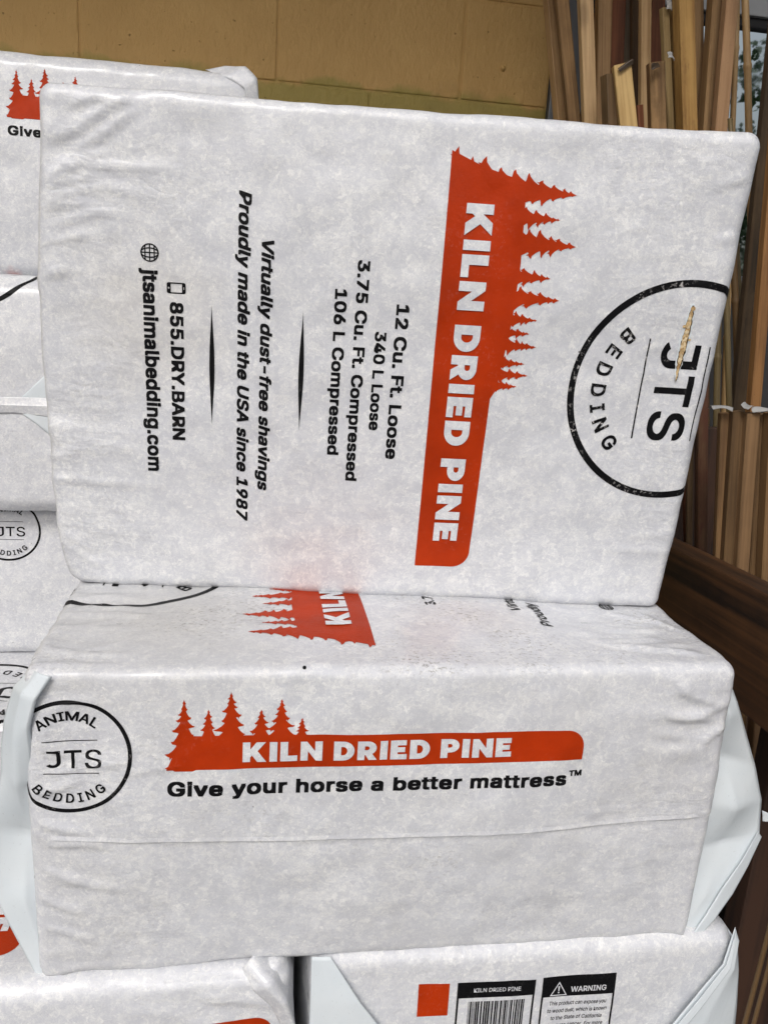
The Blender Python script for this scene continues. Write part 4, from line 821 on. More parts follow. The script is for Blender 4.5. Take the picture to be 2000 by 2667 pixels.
# ------------------------------------------------------------------ rack
def build_rack():
    m = mat_wood('rail_timber', (.085, .036, .012), (.012, .005, .002), .55, .42, grain=.45)
    m2 = mat_wood('post_timber', (.045, .018, .008), (.014, .006, .003), .75, .4)
    kn = mat_plain('knot', (.020, .008, .004), .7, 0, 200, .4)
    chip = mat_plain('chipped_wood', (.20, .17, .15), .8, 0, 300, .3)
    root = empty('timber_rack', (.45, .3, GROUND_Z))
    iv = Vector((.45, .3, GROUND_Z))
    def part(name, size, loc, rot, mat, bv=.003, parent=None, cuts=0):
        b = bmesh.new(); bm_box(b, [-q / 2 for q in size], [q / 2 for q in size], bv)
        o = bm_obj(name, b, mat, parent or root); o.location = Vector(loc) - iv; o.rotation_euler = rot; return o
    # local z of each timber runs along its length, so that the grain does too
    a = math.atan(.057)
    rail = part('rail', (.150, .038, 1.55), (.449, .32, .340 - .075 + (.339 - .32) * .057), (math.pi / 2 + a, 0, math.pi / 2 * 0), m)
    # turn: length -> -y, width(.150) must stand up
    R0 = Matrix.Rotation(math.radians(90) , 3, 'X')           # local z -> -y
    Rl = Matrix(((0, 1, 0), (0, 0, -1), (1, 0, 0)))             # columns: images of local x, y, z
    Rl = Matrix(((0, 1, 0), (0, 0, -1), (1, 0, 0)))
    # local x (width) -> world z ; local y (thickness) -> world x ; local z (length) -> world -y
    M = Matrix(((0, 1, 0), (0, 0, -1), (1, 0, 0)))
    tilt = Matrix.Rotation(-a, 3, 'X')
    rail.rotation_euler = (tilt @ M).to_euler()
    for (ly, lx, r) in ((.135, .045, .006), (.30, .01, .009), (.215, -.03, .005)):
        # knots sit on the face turned to the bags
        b = bmesh.new(); bmesh.ops.create_circle(b, cap_ends=True, segments=16, radius=r)
        o = bm_obj('knot', b, kn, rail)
        z_ = -(ly - .32)
        o.matrix_local = Matrix.Translation((lx, -.0195, z_)) @ Matrix.Rotation(math.pi / 2, 4, 'X') @ Matrix.Diagonal((.8, 1.5, 1, 1))
    b = bmesh.new(); bmesh.ops.create_circle(b, cap_ends=True, segments=9, radius=.010)
    for i, v in enumerate(b.verts): v.co *= (1, .6, .85, .5, 1.1, .7, .95, .6, .8)[i]
    o = bm_obj('chipped_spot', b, chip, rail)
    o.matrix_local = Matrix.Translation((.005, -.0197, .32 - .245)) @ Matrix.Rotation(math.pi / 2, 4, 'X') @ Matrix.Diagonal((1.8, .55, 1, 1))
    part('post', (.085, .036, .55), (.545, .165, -.045), (0, 0, 0), m2)
    part('post', (.07, .036, .95), (.52, 1.06, .155), (0, 0, 0), m2)
    part('bottom_rail', (.09, .036, 1.2), (.60, .62, -.27), (tilt @ M).to_euler(), m2)
    part('added_shade_panel', (.50, .014, 1.0), (.70, .62, -.03), (0, 0, 0), m2)  # panel added to keep the void under the rail dark
    tag(root, 'dark brown timber rack with a thick knotty rail holding the stakes', 'rack')
build_rack()

# ------------------------------------------------------------------ stakes and bamboo canes
WOOD = {
 'tan': mat_wood('tan_stake', (0.365, 0.223, 0.101), (0.203, 0.112, 0.046)), 'rough': mat_wood('rough_stake', (0.297, 0.176, 0.076), (0.135, 0.074, 0.030), .85, 1, (0.081, 0.046, 0.019), .6),
 'pale': mat_wood('pale_stake', (0.540, 0.365, 0.189), (0.338, 0.205, 0.092)), 'red': mat_wood('red_board', (0.203, 0.070, 0.030), (0.101, 0.035, 0.015)),
 'grey': mat_wood('grey_slat', (0.216, 0.173, 0.119), (0.115, 0.086, 0.057)), 'brown': mat_wood('brown_stake', (0.108, 0.061, 0.025), (0.052, 0.027, 0.011)),
 'olive': mat_wood('olive_stake', (0.338, 0.236, 0.101), (0.189, 0.124, 0.049)), 'stain': mat_wood('stained_stake', (0.446, 0.263, 0.081), (0.257, 0.132, 0.035), .7, 1, (0.108, 0.041, 0.012), .85),
 'pink': mat_wood('pink_stake', (0.432, 0.257, 0.132), (0.257, 0.121, 0.057)), 'brownl': mat_wood('light_brown_stake', (0.171, 0.106, 0.049), (0.086, 0.049, 0.021)),
 'bright': mat_wood('bright_stake', (0.567, 0.385, 0.159), (0.392, 0.240, 0.086)), 'dirty': mat_wood('dirty_board', (0.054, 0.031, 0.013), (0.018, 0.011, 0.005), .9, .6, (0.081, 0.052, 0.025), .5),
 'orange': mat_wood('orange_stake', (0.261, 0.126, 0.040), (0.126, 0.054, 0.016)), 'peel': mat_wood('peeling_stake', (0.117, 0.058, 0.025), (0.050, 0.021, 0.009), .8, .7, (0.077, 0.023, 0.010), .9),
 'bundle': mat_wood('bundle_stake', (0.207, 0.117, 0.049), (0.099, 0.050, 0.020)), 'bundle2': mat_wood('bundle_stake_brown', (0.153, 0.086, 0.034), (0.072, 0.038, 0.014)), 'bundle3': mat_wood('bundle_stake_broad', (0.234, 0.135, 0.061), (0.135, 0.074, 0.031)),
 'cane': mat_wood('bamboo_tan', (0.419, 0.270, 0.121), (0.243, 0.146, 0.061), .5, .6), 'olivec': mat_wood('bamboo_olive', (0.153, 0.113, 0.050), (0.072, 0.050, 0.022), .5, .6), 'brownc': mat_wood('bamboo_brown', (0.117, 0.068, 0.027), (0.054, 0.029, 0.011), .55, .6)}
STAKES = [
    ('slim tan wooden stake leaning beside the block wall edge', 'w', 'tan', (0.352, 1.1, 1.538), (0.763, 1.1, -0.32), 0.0233),
    ('rough scuffed brown stake, second from the block wall edge', 'w', 'rough', (0.352, 1.05, 1.525), (0.799, 1.05, -0.32), 0.0242),
    ('tall pale pine stake standing before the grey window frame', 'w', 'pale', (0.402, 1.0, 1.513), (0.713, 1.0, -0.32), 0.0251),
    ('tan stake with a dark left side behind the short stakes', 'w', 'tan', (0.502, 1.12, 1.557), (0.713, 1.12, -0.32), 0.0285),
    ('reddish brown board rising behind the pale short stake', 'w', 'red', (0.550, 1.16, 1.573), (0.747, 1.16, -0.32), 0.0306),
    ('thin grey weathered slat between reddish board and brown stake', 'w', 'grey', (0.574, 1.19, 1.585), (0.820, 1.19, -0.32), 0.0163),
    ('dark brown stake just left of the pale upright pine stake', 'w', 'brown', (0.567, 1.14, 1.570), (0.851, 1.14, -0.32), 0.0208),
    ('pale upright pine stake between two short bundled stakes', 'w', 'pale', (0.550, 1.05, 1.542), (0.817, 1.05, -0.32), 0.0207),
    ('reddish brown board rising behind the short brown stake', 'w', 'red', (0.632, 1.16, 1.582), (0.848, 1.16, -0.32), 0.0307),
    ('narrow olive stake with a white tag stuck on its top', 'w', 'olive', (0.603, 0.98, 1.209), (0.923, 0.98, -0.32), 0.0148),
    ('olive stake squeezed beside the yellow rust stained stake', 'w', 'olive', (0.562, 1.0, 1.529), (0.964, 1.0, -0.32), 0.0165),
    ('wide yellow stake with rust brown stains and drips', 'w', 'stain', (0.566, 0.95, 1.516), (0.927, 0.95, -0.32), 0.0306),
    ('tan stake right of the rust stained yellow stake', 'w', 'tan', (0.649, 1.05, 1.553), (0.952, 1.05, -0.32), 0.0232),
    ('leaning tan stake with a dark knot across the window glass', 'w', 'tan', (0.690, 1.0, 1.541), (0.849, 1.0, -0.32), 0.0271),
    ('leaning pinkish stake next to the bamboo across the window', 'w', 'pink', (0.697, 0.95, 1.526), (0.834, 0.95, -0.32), 0.0249),
    ('thin tan bamboo cane half hidden behind the pinkish stake', 'b', 'cane', (0.757, 1.08, 1.573), (1.028, 1.08, -0.32), 0.0127),
    ('long jointed bamboo cane standing alone before the window glass', 'b', 'cane', (0.656, 0.9, 1.512), (1.046, 0.9, -0.32), 0.0139),
    ('short brown stake left of the bright short stake, top cut', 'w', 'brownl', (0.488, 0.92, 1.070), (0.728, 0.92, -0.32), 0.0271),
    ('bright yellowish short stake with a flat cut top', 'w', 'bright', (0.499, 0.9, 1.083), (0.874, 0.9, -0.32), 0.0310),
    ('short brown stake with a reddish streak and torn wrap', 'w', 'rough', (0.573, 0.92, 1.098), (0.844, 0.92, -0.32), 0.0287),
    ('tiny red stake top peeking above the big upright bag', 'w', 'red', (0.564, 0.95, 1.031), (0.834, 0.95, -0.32), 0.0132),
    ('dirty dark brown board leaning at the far right', 'w', 'dirty', (0.720, 0.78, 1.208), (0.831, 0.78, -0.32), 0.0364),
    ('orange brown stake standing just behind the bundle of stakes', 'w', 'orange', (0.631, 0.6, 1.055), (0.761, 0.6, -0.32), 0.0189),
    ('thin olive cane with a joint in the dark gap', 'b', 'olivec', (0.704, 0.86, 1.005), (1.029, 0.86, -0.32), 0.0104),
    ('brown bamboo cane, knobbly, beside the dirty dark board', 'b', 'brownc', (0.673, 0.8, 0.963), (0.964, 0.8, -0.32), 0.0145),
    ('olive bamboo cane reaching above the white paper tags', 'b', 'olivec', (0.614, 0.7, 0.921), (0.859, 0.7, -0.32), 0.0115),
    ('olive bamboo cane close to the logo end of the upright bag', 'b', 'olivec', (0.587, 0.64, 0.834), (0.767, 0.64, -0.32), 0.0119),
    ('dark thin bamboo cane right beside the upright bag edge', 'b', 'brownc', (0.617, 0.7, 0.745), (0.784, 0.7, -0.32), 0.0083),
    ('reddish stake with peeling stain left of the stake bundle', 'w', 'peel', (0.484, 0.5, 0.817), (0.663, 0.5, -0.32), 0.0170),
    ('narrow grey brown stake beside the peeling reddish stake', 'w', 'brownl', (0.500, 0.53, 0.733), (0.664, 0.53, -0.32), 0.0100),
    ('narrow dark red stake nearest the lower bag corner', 'w', 'red', (0.503, 0.56, 0.689), (0.695, 0.56, -0.32), 0.0090),
    ('leftmost stake of the square cut bundle behind the beam', 'w', 'bundle', (0.494, 0.37, 0.525), (0.596, 0.37, -0.32), 0.0130),
    ('second stake of the square cut bundle, dark seam at left', 'w', 'bundle2', (0.506, 0.36, 0.529), (0.599, 0.36, -0.32), 0.0162),
    ('broad pale brown stake in the middle of the bundle', 'w', 'bundle3', (0.522, 0.35, 0.529), (0.617, 0.35, -0.32), 0.0194),
    ('narrow stake right of the broad one in the bundle', 'w', 'bundle2', (0.543, 0.355, 0.528), (0.640, 0.355, -0.32), 0.0131),
    ('rightmost bundle stake with a grey weathered lower side', 'w', 'bundle', (0.548, 0.34, 0.532), (0.661, 0.34, -0.32), 0.0205),
    ('upper thin bamboo cane low in the rack under the beam', 'b', 'brownc', (0.417, -0.02, 0.133), (0.393, -0.02, -0.32), 0.0059),
    ('lower thin bamboo cane low in the rack under the beam', 'b', 'brownc', (0.412, -0.03, 0.120), (0.397, -0.03, -0.32), 0.0050),
]
def build_stakes():
    R = random.Random(4)
    tops = {}
    for label, k, m, T, G, w, in STAKES:
        T = Vector(T); G = Vector(G); ax = T - G; L = ax.length
        bm = bmesh.new()
        if k == 'w':
            d = w * (.45 if 'board' in label or 'slat' in label else R.uniform(.8, 1.0))
            n = 14; ring_ = []
            bend = R.uniform(-.004, .004)
            for i in range(n + 1):
                z = L * i / n; ox = bend * math.sin(math.pi * i / n); j = R.uniform(-.0003, .0003)
                c = .0016
                ring_.append([bm.verts.new((ox + sx * (w / 2 - cx_) + j, sy * (d / 2 - cy_), z)) for sx, sy, cx_, cy_ in
                              ((-1, -1, c, 0), (1, -1, c, 0), (1, -1, 0, c), (1, 1, 0, c), (1, 1, c, 0), (-1, 1, c, 0), (-1, 1, 0, c), (-1, -1, 0, c))])
            s8 = 8
        else:
            s8 = 12; ring_ = []; z = 0; zs = []
            step = R.uniform(.19, .26)
            zn = R.uniform(.05, step); nodes = []
            while zn < L: nodes.append(zn); zn += step * R.uniform(.9, 1.1)
            zs = sorted(set([0, L] + [q + e for q in nodes for e in (-.010, -.004, 0, .003, .009) if 0 < q + e < L] + [L * i / 24 for i in range(1, 24)]))
            cro = {q: R.uniform(-.003, .003) for q in nodes}
            for z in zs:
                r = w / 2 * (1.02 - .12 * z / L)
                for q in nodes:
                    if abs(z - q) < .0035: r *= 1.22
                    elif abs(z - q) < .006: r *= 1.08
                ox = sum(c * max(0, 1 - abs(z - q) / .22) for q, c in cro.items())
                ring_.append([bm.verts.new((ox + r * math.cos(6.2832 * i / s8), r * math.sin(6.2832 * i / s8), z)) for i in range(s8)])
        for a, b in zip(ring_[:-1], ring_[1:]):
            for i in range(s8):
                j = (i + 1) % s8; bm.faces.new([a[i], a[j], b[j], b[i]])
        bm.faces.new(ring_[-1]); bm.faces.new(ring_[0][::-1])
        name = 'bamboo_cane' if k == 'b' else 'board' if 'board' in label else 'wooden_stake'
        o = bm_obj(name, bm, WOOD[m], None, k == 'b')
        z_ = ax.normalized(); x_ = Vector((1, 0, 0)); x_ = (x_ - z_ * x_.dot(z_)).normalized()
        tw = 0 if ('bundle' in label or 'board' in label) else R.uniform(-.35, .35)
        x_ = (Matrix.Rotation(tw, 3, z_) @ x_)
        y_ = z_.cross(x_)
        M = Matrix((x_, y_, z_)).transposed().to_4x4(); M.translation = G; o.matrix_world = M
        tag(o, label, 'bamboo cane' if k == 'b' else 'board' if 'board' in label else 'wooden stake',
            'bamboo canes leaning by the window' if k == 'b' else 'wooden stakes and boards leaning by the wall')
        tops[label] = T
    return tops
TOPS = build_stakes()
def build_tags():
    paper = mat_plain('tag_paper', (.33, .33, .325), .6, 0, 120, .35)
    wrap = mat_plain('dark_wrap', (.06, .04, .025), .5, 0, 90, .4)
    R = random.Random(12)
    def scrap(name, c, size, rot, mat, label, cat, group=None, seed=0):
        n = 7; V = []; F = []
        for sd in (0, 1):
            for i in range(n):
                for j in range(n):
                    u, v = i / (n - 1) - .5, j / (n - 1) - .5
                    h = .0025 * math.sin(3 * u + seed) + .0016 * math.sin(5 * v + seed * 2) + .0012 * math.sin(9 * u * v + seed)
                    V.append((u * size[0] * (1 - .3 * abs(v)), v * size[1], h - sd * .0004))
        for i in range(n - 1):
            for j in range(n - 1):
                q = i * n + j; f = (q, q + n, q + n + 1, q + 1); F.append(f); F.append(tuple(x + n * n for x in f[::-1]))
        o = mesh_obj(name, V, F, mat); o.location = c; o.rotation_euler = rot
        return tag(o, label, cat, group)
    g = 'torn paper tags on the stake bundle'
    scrap('paper_tag', (.478, .352, .533), (.036, .011), (.15, .12, .1), paper, 'torn white paper tag sticking out left from the bundle top', 'tag', g, 1)
    scrap('paper_tag', (.512, .345, .538), (.024, .012), (.4, -.2, .6), paper, 'crumpled white paper tag in the middle of the bundle top', 'tag', g, 2.2)
    scrap('paper_tag', (.530, .335, .536), (.030, .010), (.3, -.3, -.5), paper, 'twisted white paper tag lying lower right on the bundle', 'tag', g, 3.1)
    scrap('paper_tag', (.556, .340, .540), (.026, .010), (.3, .3, .3), paper, 'white paper tag at the right end of the bundle top', 'tag', g, 4.4)
    scrap('paper_tag', tuple(TOPS['narrow olive stake with a white tag stuck on its top'] + Vector((0.004, -.012, .004))), (.016, .024), (1.1, .2, .4), paper, 'small white tag on top of the narrow olive stake', 'tag', None, .7)
    scrap('paper_tag', (.585, .885, 1.102), (.016, .016), (1.0, .3, .2), paper, 'small white tag above the short brown streaked stake', 'tag', None, 1.7)
    scrap('plastic_wrap', (.562, .893, 1.086), (.020, .010), (1.2, -.5, .1), wrap, 'dark torn wrap hanging over the short brown streaked stake', 'plastic wrap', 'torn dark wraps on short stakes', 2.7)
    scrap('plastic_wrap', (.500, .880, 1.078), (.030, .008), (1.2, -.55, 0), wrap, 'dark torn wrap along the top of the bright short stake', 'plastic wrap', 'torn dark wraps on short stakes', .4)
build_tags()

# ------------------------------------------------------------------ the bags of shavings
def new_bag(label, loc, rz=0.0):
    e = empty('shavings_bag', loc, rz)
    return tag(e, label, 'shavings bag', BEDDING_GROUP)

# ---- big upright bag (its broad printed face towards the camera)
def build_upright():
    psi = -0.1062
    L, W, H = .677, .321, .502
    rg = [(1, -1, (-304, 217), (-249, 246), 4.5, 6), (1, -1, (-318, 234), (-262, 245), 3.5, 5), (1, -1, (-312, 196), (-248, 232), 3.5, 6), (1, -1, (-330, 180), (-278, 198), 3.0, 5),
          (1, -1, (-332, 205), (-296, 219), 3.0, 5), (1, -1, (-333, 160), (-280, 173), 2.5, 5), (1, -1, (-333, 140), (-292, 148), 2.2, 5), (1, -1, (-330, -192), (-305, -214), 2.5, 4),
          (1, -1, (-329, -206), (-300, -232), 2.5, 4), (1, -1, (300, 200), (335, 214), 2.0, 5), (1, -1, (312, 150), (338, 160), 1.8, 5), (1, -1, (-332, 110), (-290, 118), 2.0, 5), (1, -1, (-332, 80), (-300, 86), 1.8, 5)]
    b = Bag(L, W, H, .011, 11, bulge=(.008, .007, .004), amp=.9, endl=1.25, endr=.3, shear=.101, ridges=rg, pinch=.4, cell=.0038, taper=.008, sag=.016)
    ax = Vector((math.cos(psi), math.sin(psi), 0)); back = Vector((-math.sin(psi), math.cos(psi), 0))
    o = Vector((-.0058, .1839, .3215)) + back * (W / 2)
    e = new_bag('upright bag with large black circle logo torn by a slit, on the front pile', o, psi)
    # object-space stain spots: x, y, z of the bag
    sp = [((-.24, -.16, .30), .10, (.58, .54, .46), .35), ((.13, -.16, .22), .03, (.45, .44, .40), .4)]
    M = make_materials(1, dirt_amt=.22, spots=sp, scuff=.95)
    b.body('plastic_wrapper', M['film'], e)
    F, es, et = neg(Y_), neg(Z_), X_
    PO = (0, -4.9)
    bn = b.decal('printed_banner', big_banner(), M['orange'], e, F, es, et, origin=PO)
    lt = b.decal('banner_lettering', big_lettering(), M['white'], e, F, es, et, origin=PO, z=.0015)
    lt.parent = bn
    b.decal('printed_text', big_texts(), M['text'], e, F, es, et, origin=PO)
    b.decal('phone_symbol', [icon_phone()], M['text'], e, F, es, et, origin=PO)
    b.decal('globe_symbol', icon_globe(), M['text'], e, F, es, et, origin=PO, dz=.000008)
    b.decal('circle_logo', big_logo(), M['black'], e, F, es, et, origin=(0, -2.5), dz=.000008)
    # slit with shavings showing
    t = NT('pine_shavings'); v = t.map()
    c = t.voro(v, 260); q = t.new('ShaderNodeSeparateColor'); t.l.new(c, q.inputs[0])
    t.l.new(t.ramp(q.outputs[0], [(.0, (.36, .22, .09)), (.5, (.58, .42, .22)), (1, (.70, .58, .38))]), t.b.inputs['Base Color'])
    t.b.inputs['Roughness'].default_value = .8; t.l.new(t.bump(t.noise(v, 300, 3), .8, .003), t.b.inputs['Normal'])
    R = random.Random(3)
    def jag(s0, s1, t0, slope, wmax, n, rag, sd):
        R = random.Random(sd); up, dn = [], []
        for i in range(n + 1):
            f = i / n; w = wmax * (math.sin(math.pi * min(1, f * .92 + .08)) ** .8) / 2; c0 = t0 + slope * (f - .5)
            up.append((s0 + (s1 - s0) * f, c0 + w + R.uniform(-rag, rag) * (0 < i < n))); dn.append((s0 + (s1 - s0) * f, c0 - w + R.uniform(-rag, rag) * (0 < i < n)))
        return polys([up + dn[::-1]])
    b.decal('torn_film_edge', [jag(-92, -12, 306.5, -1.0, 10.5, 30, .6, 4)], M_FLAP, e, F, es, et, origin=PO, z=.0016)
    b.decal('slit_shade', [jag(-90, -12, 306.9, -1.0, 6.8, 30, .7, 9)], WOOD['dirty'], e, F, es, et, origin=PO, z=.0019)  # dark strip painted on as the shade inside the slit
    b.decal('exposed_shavings', [jag(-88, -13, 306.4, -1.0, 5.4, 52, .45, 5), polys([arc(-69, 302.8, 1.7, 2.0, 0, 330, 9)]), polys([arc(-87, 307.6, 2.2, 2.6, 0, 330, 9)]), polys([arc(-56, 311.2, 1.2, 1.4, 0, 330, 9)])], t.m, e, F, es, et, origin=PO, z=.0022, dz=.0002)
    # folded film ear at the lower left end
    sheet('end_flap', [[(-.322, -.150, .130), (-.321, -.152, .085), (-.318, -.155, .045), (-.312, -.155, .012), (-.296, -.156, .002)],
                       [(-.331, -.128, .120), (-.346, -.138, .070), (-.350, -.142, .045), (-.343, -.145, .022), (-.318, -.150, .000)],
                       [(-.325, -.060, .130), (-.333, -.070, .080), (-.335, -.075, .045), (-.332, -.080, .022), (-.318, -.100, .004)]], M_FLAP, e, wob=.0022, seed=5)
build_upright()

# ---- bag lying below it, narrow side to the camera
def build_lying():
    L, W, H = .673, .498, .321
    rg = [(1, -1, (264, 142), (322, 117), 4.0, 6), (1, -1, (250, 116), (322, 100), 4.0, 6), (1, -1, (253, 150), (290, 137), 2.5, 5), (1, -1, (253, 92), (322, 77), 2.5, 5), (1, -1, (184, 1), (246, 3), 1.6, 3),
          (1, -1, (-334, 19), (-278, -3), 3.6, 5), (1, -1, (-336, 43), (-285, 53), 3.2, 5), (1, -1, (-319, 62), (-240, 72), 3.0, 5), (1, -1, (-335, -33), (-285, -53), 3.8, 5), (1, -1, (-335, -62), (-290, -88), 3.6, 5),
          (1, -1, (-332, -5), (-260, -15), 3.4, 5), (1, -1, (-284, -134), (-272, -137), 1.8, 3), (1, -1, (-260, -131), (-248, -135), 1.8, 3), (1, -1, (-263, 58), (-200, 67), 1.8, 4), (1, -1, (-334, -100), (-280, -124), 3.0, 5), (1, -1, (-333, -45), (-250, -62), 2.6, 5),
          (2, 1, (208, -198), (318, -228), 4.5, 6), (2, 1, (200, -196), (290, -184), 3.0, 5), (2, 1, (225, -164), (304, -158), 3.0, 5), (2, 1, (255, -112), (318, -138), 3.0, 5), (2, 1, (290, -100), (322, -170), 3.0, 5),
          (2, 1, (-316, -212), (-230, -168), 2.5, 5), (2, 1, (-320, -158), (-235, -118), 2.5, 5), (2, 1, (-322, -108), (-270, -84), 2.2, 5), (2, 1, (237, -208), (312, -199), 2.5, 5)]
    b = Bag(L, W, H, .010, 23, bulge=(.012, .006, .003), amp=.85, endl=1.0, endr=1.1, ridges=rg, pinch=.5, cell=.0038, crease=(-.0165, .0095, -.004))
    e = new_bag('bag lying flat under the upright one, horse mattress slogan facing front', (-.002, W / 2, 0))
    sp = [((.10, -.13, .32), .07, (.62, .46, .43), .12), ((-.23, -.12, .32), .17, (.40, .38, .34), .45)]
    M = make_materials(2, dirt_amt=1.5, spots=sp, top=True, scuff=.35)
    b.body('plastic_wrapper', M['film'], e)
    F, es, et = neg(Y_), X_, Z_; PO = (2, 0)
    bn = b.decal('printed_banner', side_banner(), M['orange'], e, F, es, et, origin=PO)
    b.decal('banner_lettering', side_lettering(), M['white'], e, F, es, et, origin=PO, z=.0012).parent = bn
    b.decal('slogan', side_text(), M['text'], e, F, es, et, origin=PO)
    b.decal('circle_logo', side_logo(), M['black'], e, F, es, et, origin=PO, dz=.000008)
    F, es, et = Z_, Y_, neg(X_); og = (14, -28)
    bn = b.decal('printed_banner', big_banner(), M['orange'], e, F, es, et, origin=og)
    b.decal('banner_lettering', big_lettering(), M['white'], e, F, es, et, origin=og, z=.0015).parent = bn
    b.decal('printed_text', big_texts(False), M['text'], e, F, es, et, origin=og)
    b.decal('globe_symbol', icon_globe(), M['text'], e, F, es, et, origin=og, dz=.000008)
    b.decal('circle_logo', big_logo(), M['black'], e, F, es, et, origin=og, dz=.000008)
    # seam of the film across the front
    n = 60; V = []; Fc = []
    xs = np.linspace(-.318, .318, n)
    zc = -.0165 + .0095 * (xs / .33) ** 2 - .004 * xs
    rows = []
    for dz, off in ((.005, .0001), (.0012, .0005), (.0003, .0006), (.0, .0001)):
        p = np.stack([xs, np.full(n, -W / 2), zc + dz], 1); rows.append(b.pos(p, np.full(n, off)))
    V = np.concatenate(rows)
    for i in range(len(rows) - 1):
        for j in range(n - 1):
            q = i * n + j; Fc.append((q, q + n, q + n + 1, q + 1))
    mesh_obj('film_seam', V, Fc, M['film'], e)
    o = W / 2     # world y -> bag y
    def wy(pts): return [(x + .002, y - o, z) for x, y, z in pts]
    # right end: big triangular gusset ear with a paler hem along its lower edge
    inner = [(.310, .030, .300), (.318, .030, .270), (.322, .030, .210), (.324, .030, .150), (.322, .030, .090), (.320, .030, .040), (.312, .026, .006)]
    outer = [(.330, .014, .306), (.357, .020, .255), (.386, .024, .197), (.405, .024, .152), (.409, .022, .108), (.383, .016, .043), (.345, .008, -.004)]
    back = [(.326, .120, .300), (.338, .130, .255), (.350, .140, .200), (.356, .140, .155), (.356, .140, .110), (.350, .130, .060), (.330, .120, .010)]
    mid = [(.321, .018, .307), (.338, .010, .264), (.352, .028, .205), (.366, .012, .152), (.369, .030, .101), (.352, .016, .042), (.331, .014, .000)]
    fl = sheet('end_flap', [wy(inner), wy(mid), wy(outer), wy(back)], M_FLAP, e, wob=.0016, seed=31)
    hem_in = [(.404, .0185, .116), (.386, .0130, .083), (.368, .0105, .053), (.352, .0075, .022), (.340, .0055, .002)]
    hem_out = [(.4105, .0205, .108), (.397, .0160, .074), (.383, .0130, .043), (.364, .0085, .016), (.346, .0060, -.004)]
    sheet('folded_hem', [wy(hem_in), wy(hem_out)], M_FLAP, fl, wob=.0006, seed=33)
    sheet('film_tail', [wy([(.406, .022, .140), (.408, .022, .133), (.409, .022, .127)]), wy([(.430, .016, .133), (.431, .016, .129), (.432, .016, .128)])], M_FLAP, fl, wob=.0006, seed=34)
    inner = [(-.313, -.003, .317), (-.326, -.007, .297), (-.333, -.003, .268), (-.336, .012, .210), (-.326, .028, .130), (-.324, .028, .070), (-.318, .018, .004)]
    outer = [(-.335, .012, .317), (-.350, .014, .300), (-.358, .016, .268), (-.364, .020, .212), (-.380, .022, .150), (-.381, .020, .082), (-.338, .004, -.006)]
    back = [(-.316, .120, .312), (-.332, .130, .294), (-.338, .130, .262), (-.342, .140, .210), (-.345, .140, .150), (-.344, .140, .090), (-.325, .100, .010)]
    mid = [(-.324, .000, .319), (-.338, -.003, .300), (-.345, .002, .268), (-.349, .006, .208), (-.350, .030, .142), (-.350, .012, .076), (-.328, .006, -.002)]
    sheet('end_flap', [wy(inner), wy(mid), wy(outer), wy(back)], M_FLAP, e, wob=.0020, seed=41)
    d = bmesh.new(); bmesh.ops.create_uvsphere(d, u_segments=10, v_segments=6, radius=.0018)
    for v in d.verts: v.co = Vector((-.093 + v.co.x, .004 - o + v.co.y, .3205 + v.co.z))
    bm_obj('speck', d, M['black'], e, True)
build_lying()

# ---- bottom left bag of the front pile
def build_low_left():
    L, W, H = .66, .498, .321
    rg = [(1, -1, (230, 135), (322, 118), 4.5, 7), (1, -1, (215, 112), (318, 78), 3.5, 7), (1, -1, (250, 80), (322, 40), 3.5, 7), (1, -1, (150, 128), (240, 120), 2.0, 7)]
    b = Bag(L, W, H, .018, 37, bulge=(.012, .010, .002), amp=.9, endl=1, endr=1.4, ridges=rg)
    e = new_bag('low bag at bottom left with crumpled corner, under the lying bag', (-.425, W / 2 - .012, GROUND_Z))
    M = make_materials(3, dirt_amt=.25)
    b.body('plastic_wrapper', M['film'], e)
    F, es, et = neg(Y_), X_, Z_; og = (131, 11)
    bn = b.decal('printed_banner', side_banner(), M['orange'], e, F, es, et, origin=og)
    b.decal('banner_lettering', side_lettering(), M['white'], e, F, es, et, origin=og, z=.0012).parent = bn
    b.decal('slogan', side_text(), M['text'], e, F, es, et, origin=og)
    F, es, et = Z_, neg(Y_), X_; og = (0, -52)
    bn = b.decal('printed_banner', big_banner(), M['orange'], e, F, es, et, origin=og)
    b.decal('banner_lettering', big_lettering(), M['white'], e, F, es, et, origin=og, z=.0015).parent = bn
    oo = Vector((-.425, W / 2 - .012, GROUND_Z))
    def W2(pts): return [tuple(Vector(p) - oo) for p in pts]
    sheet('end_flap', [W2([(-.140, .006, -.004), (-.134, -.010, -.016), (-.116, -.013, -.036), (-.106, -.012, -.062), (-.098, -.010, -.092), (-.095, -.004, -.13)]),
                       W2([(-.139, .000, .003), (-.118, -.018, -.008), (-.103, -.022, -.028), (-.095, -.020, -.050), (-.086, -.018, -.082), (-.083, -.010, -.12)]),
                       W2([(-.120, .040, .000), (-.103, .030, -.010), (-.097, .030, -.030), (-.094, .030, -.050), (-.089, .030, -.080), (-.088, .030, -.11)])], M['film'], e, wob=.0030, seed=51)
build_low_left()

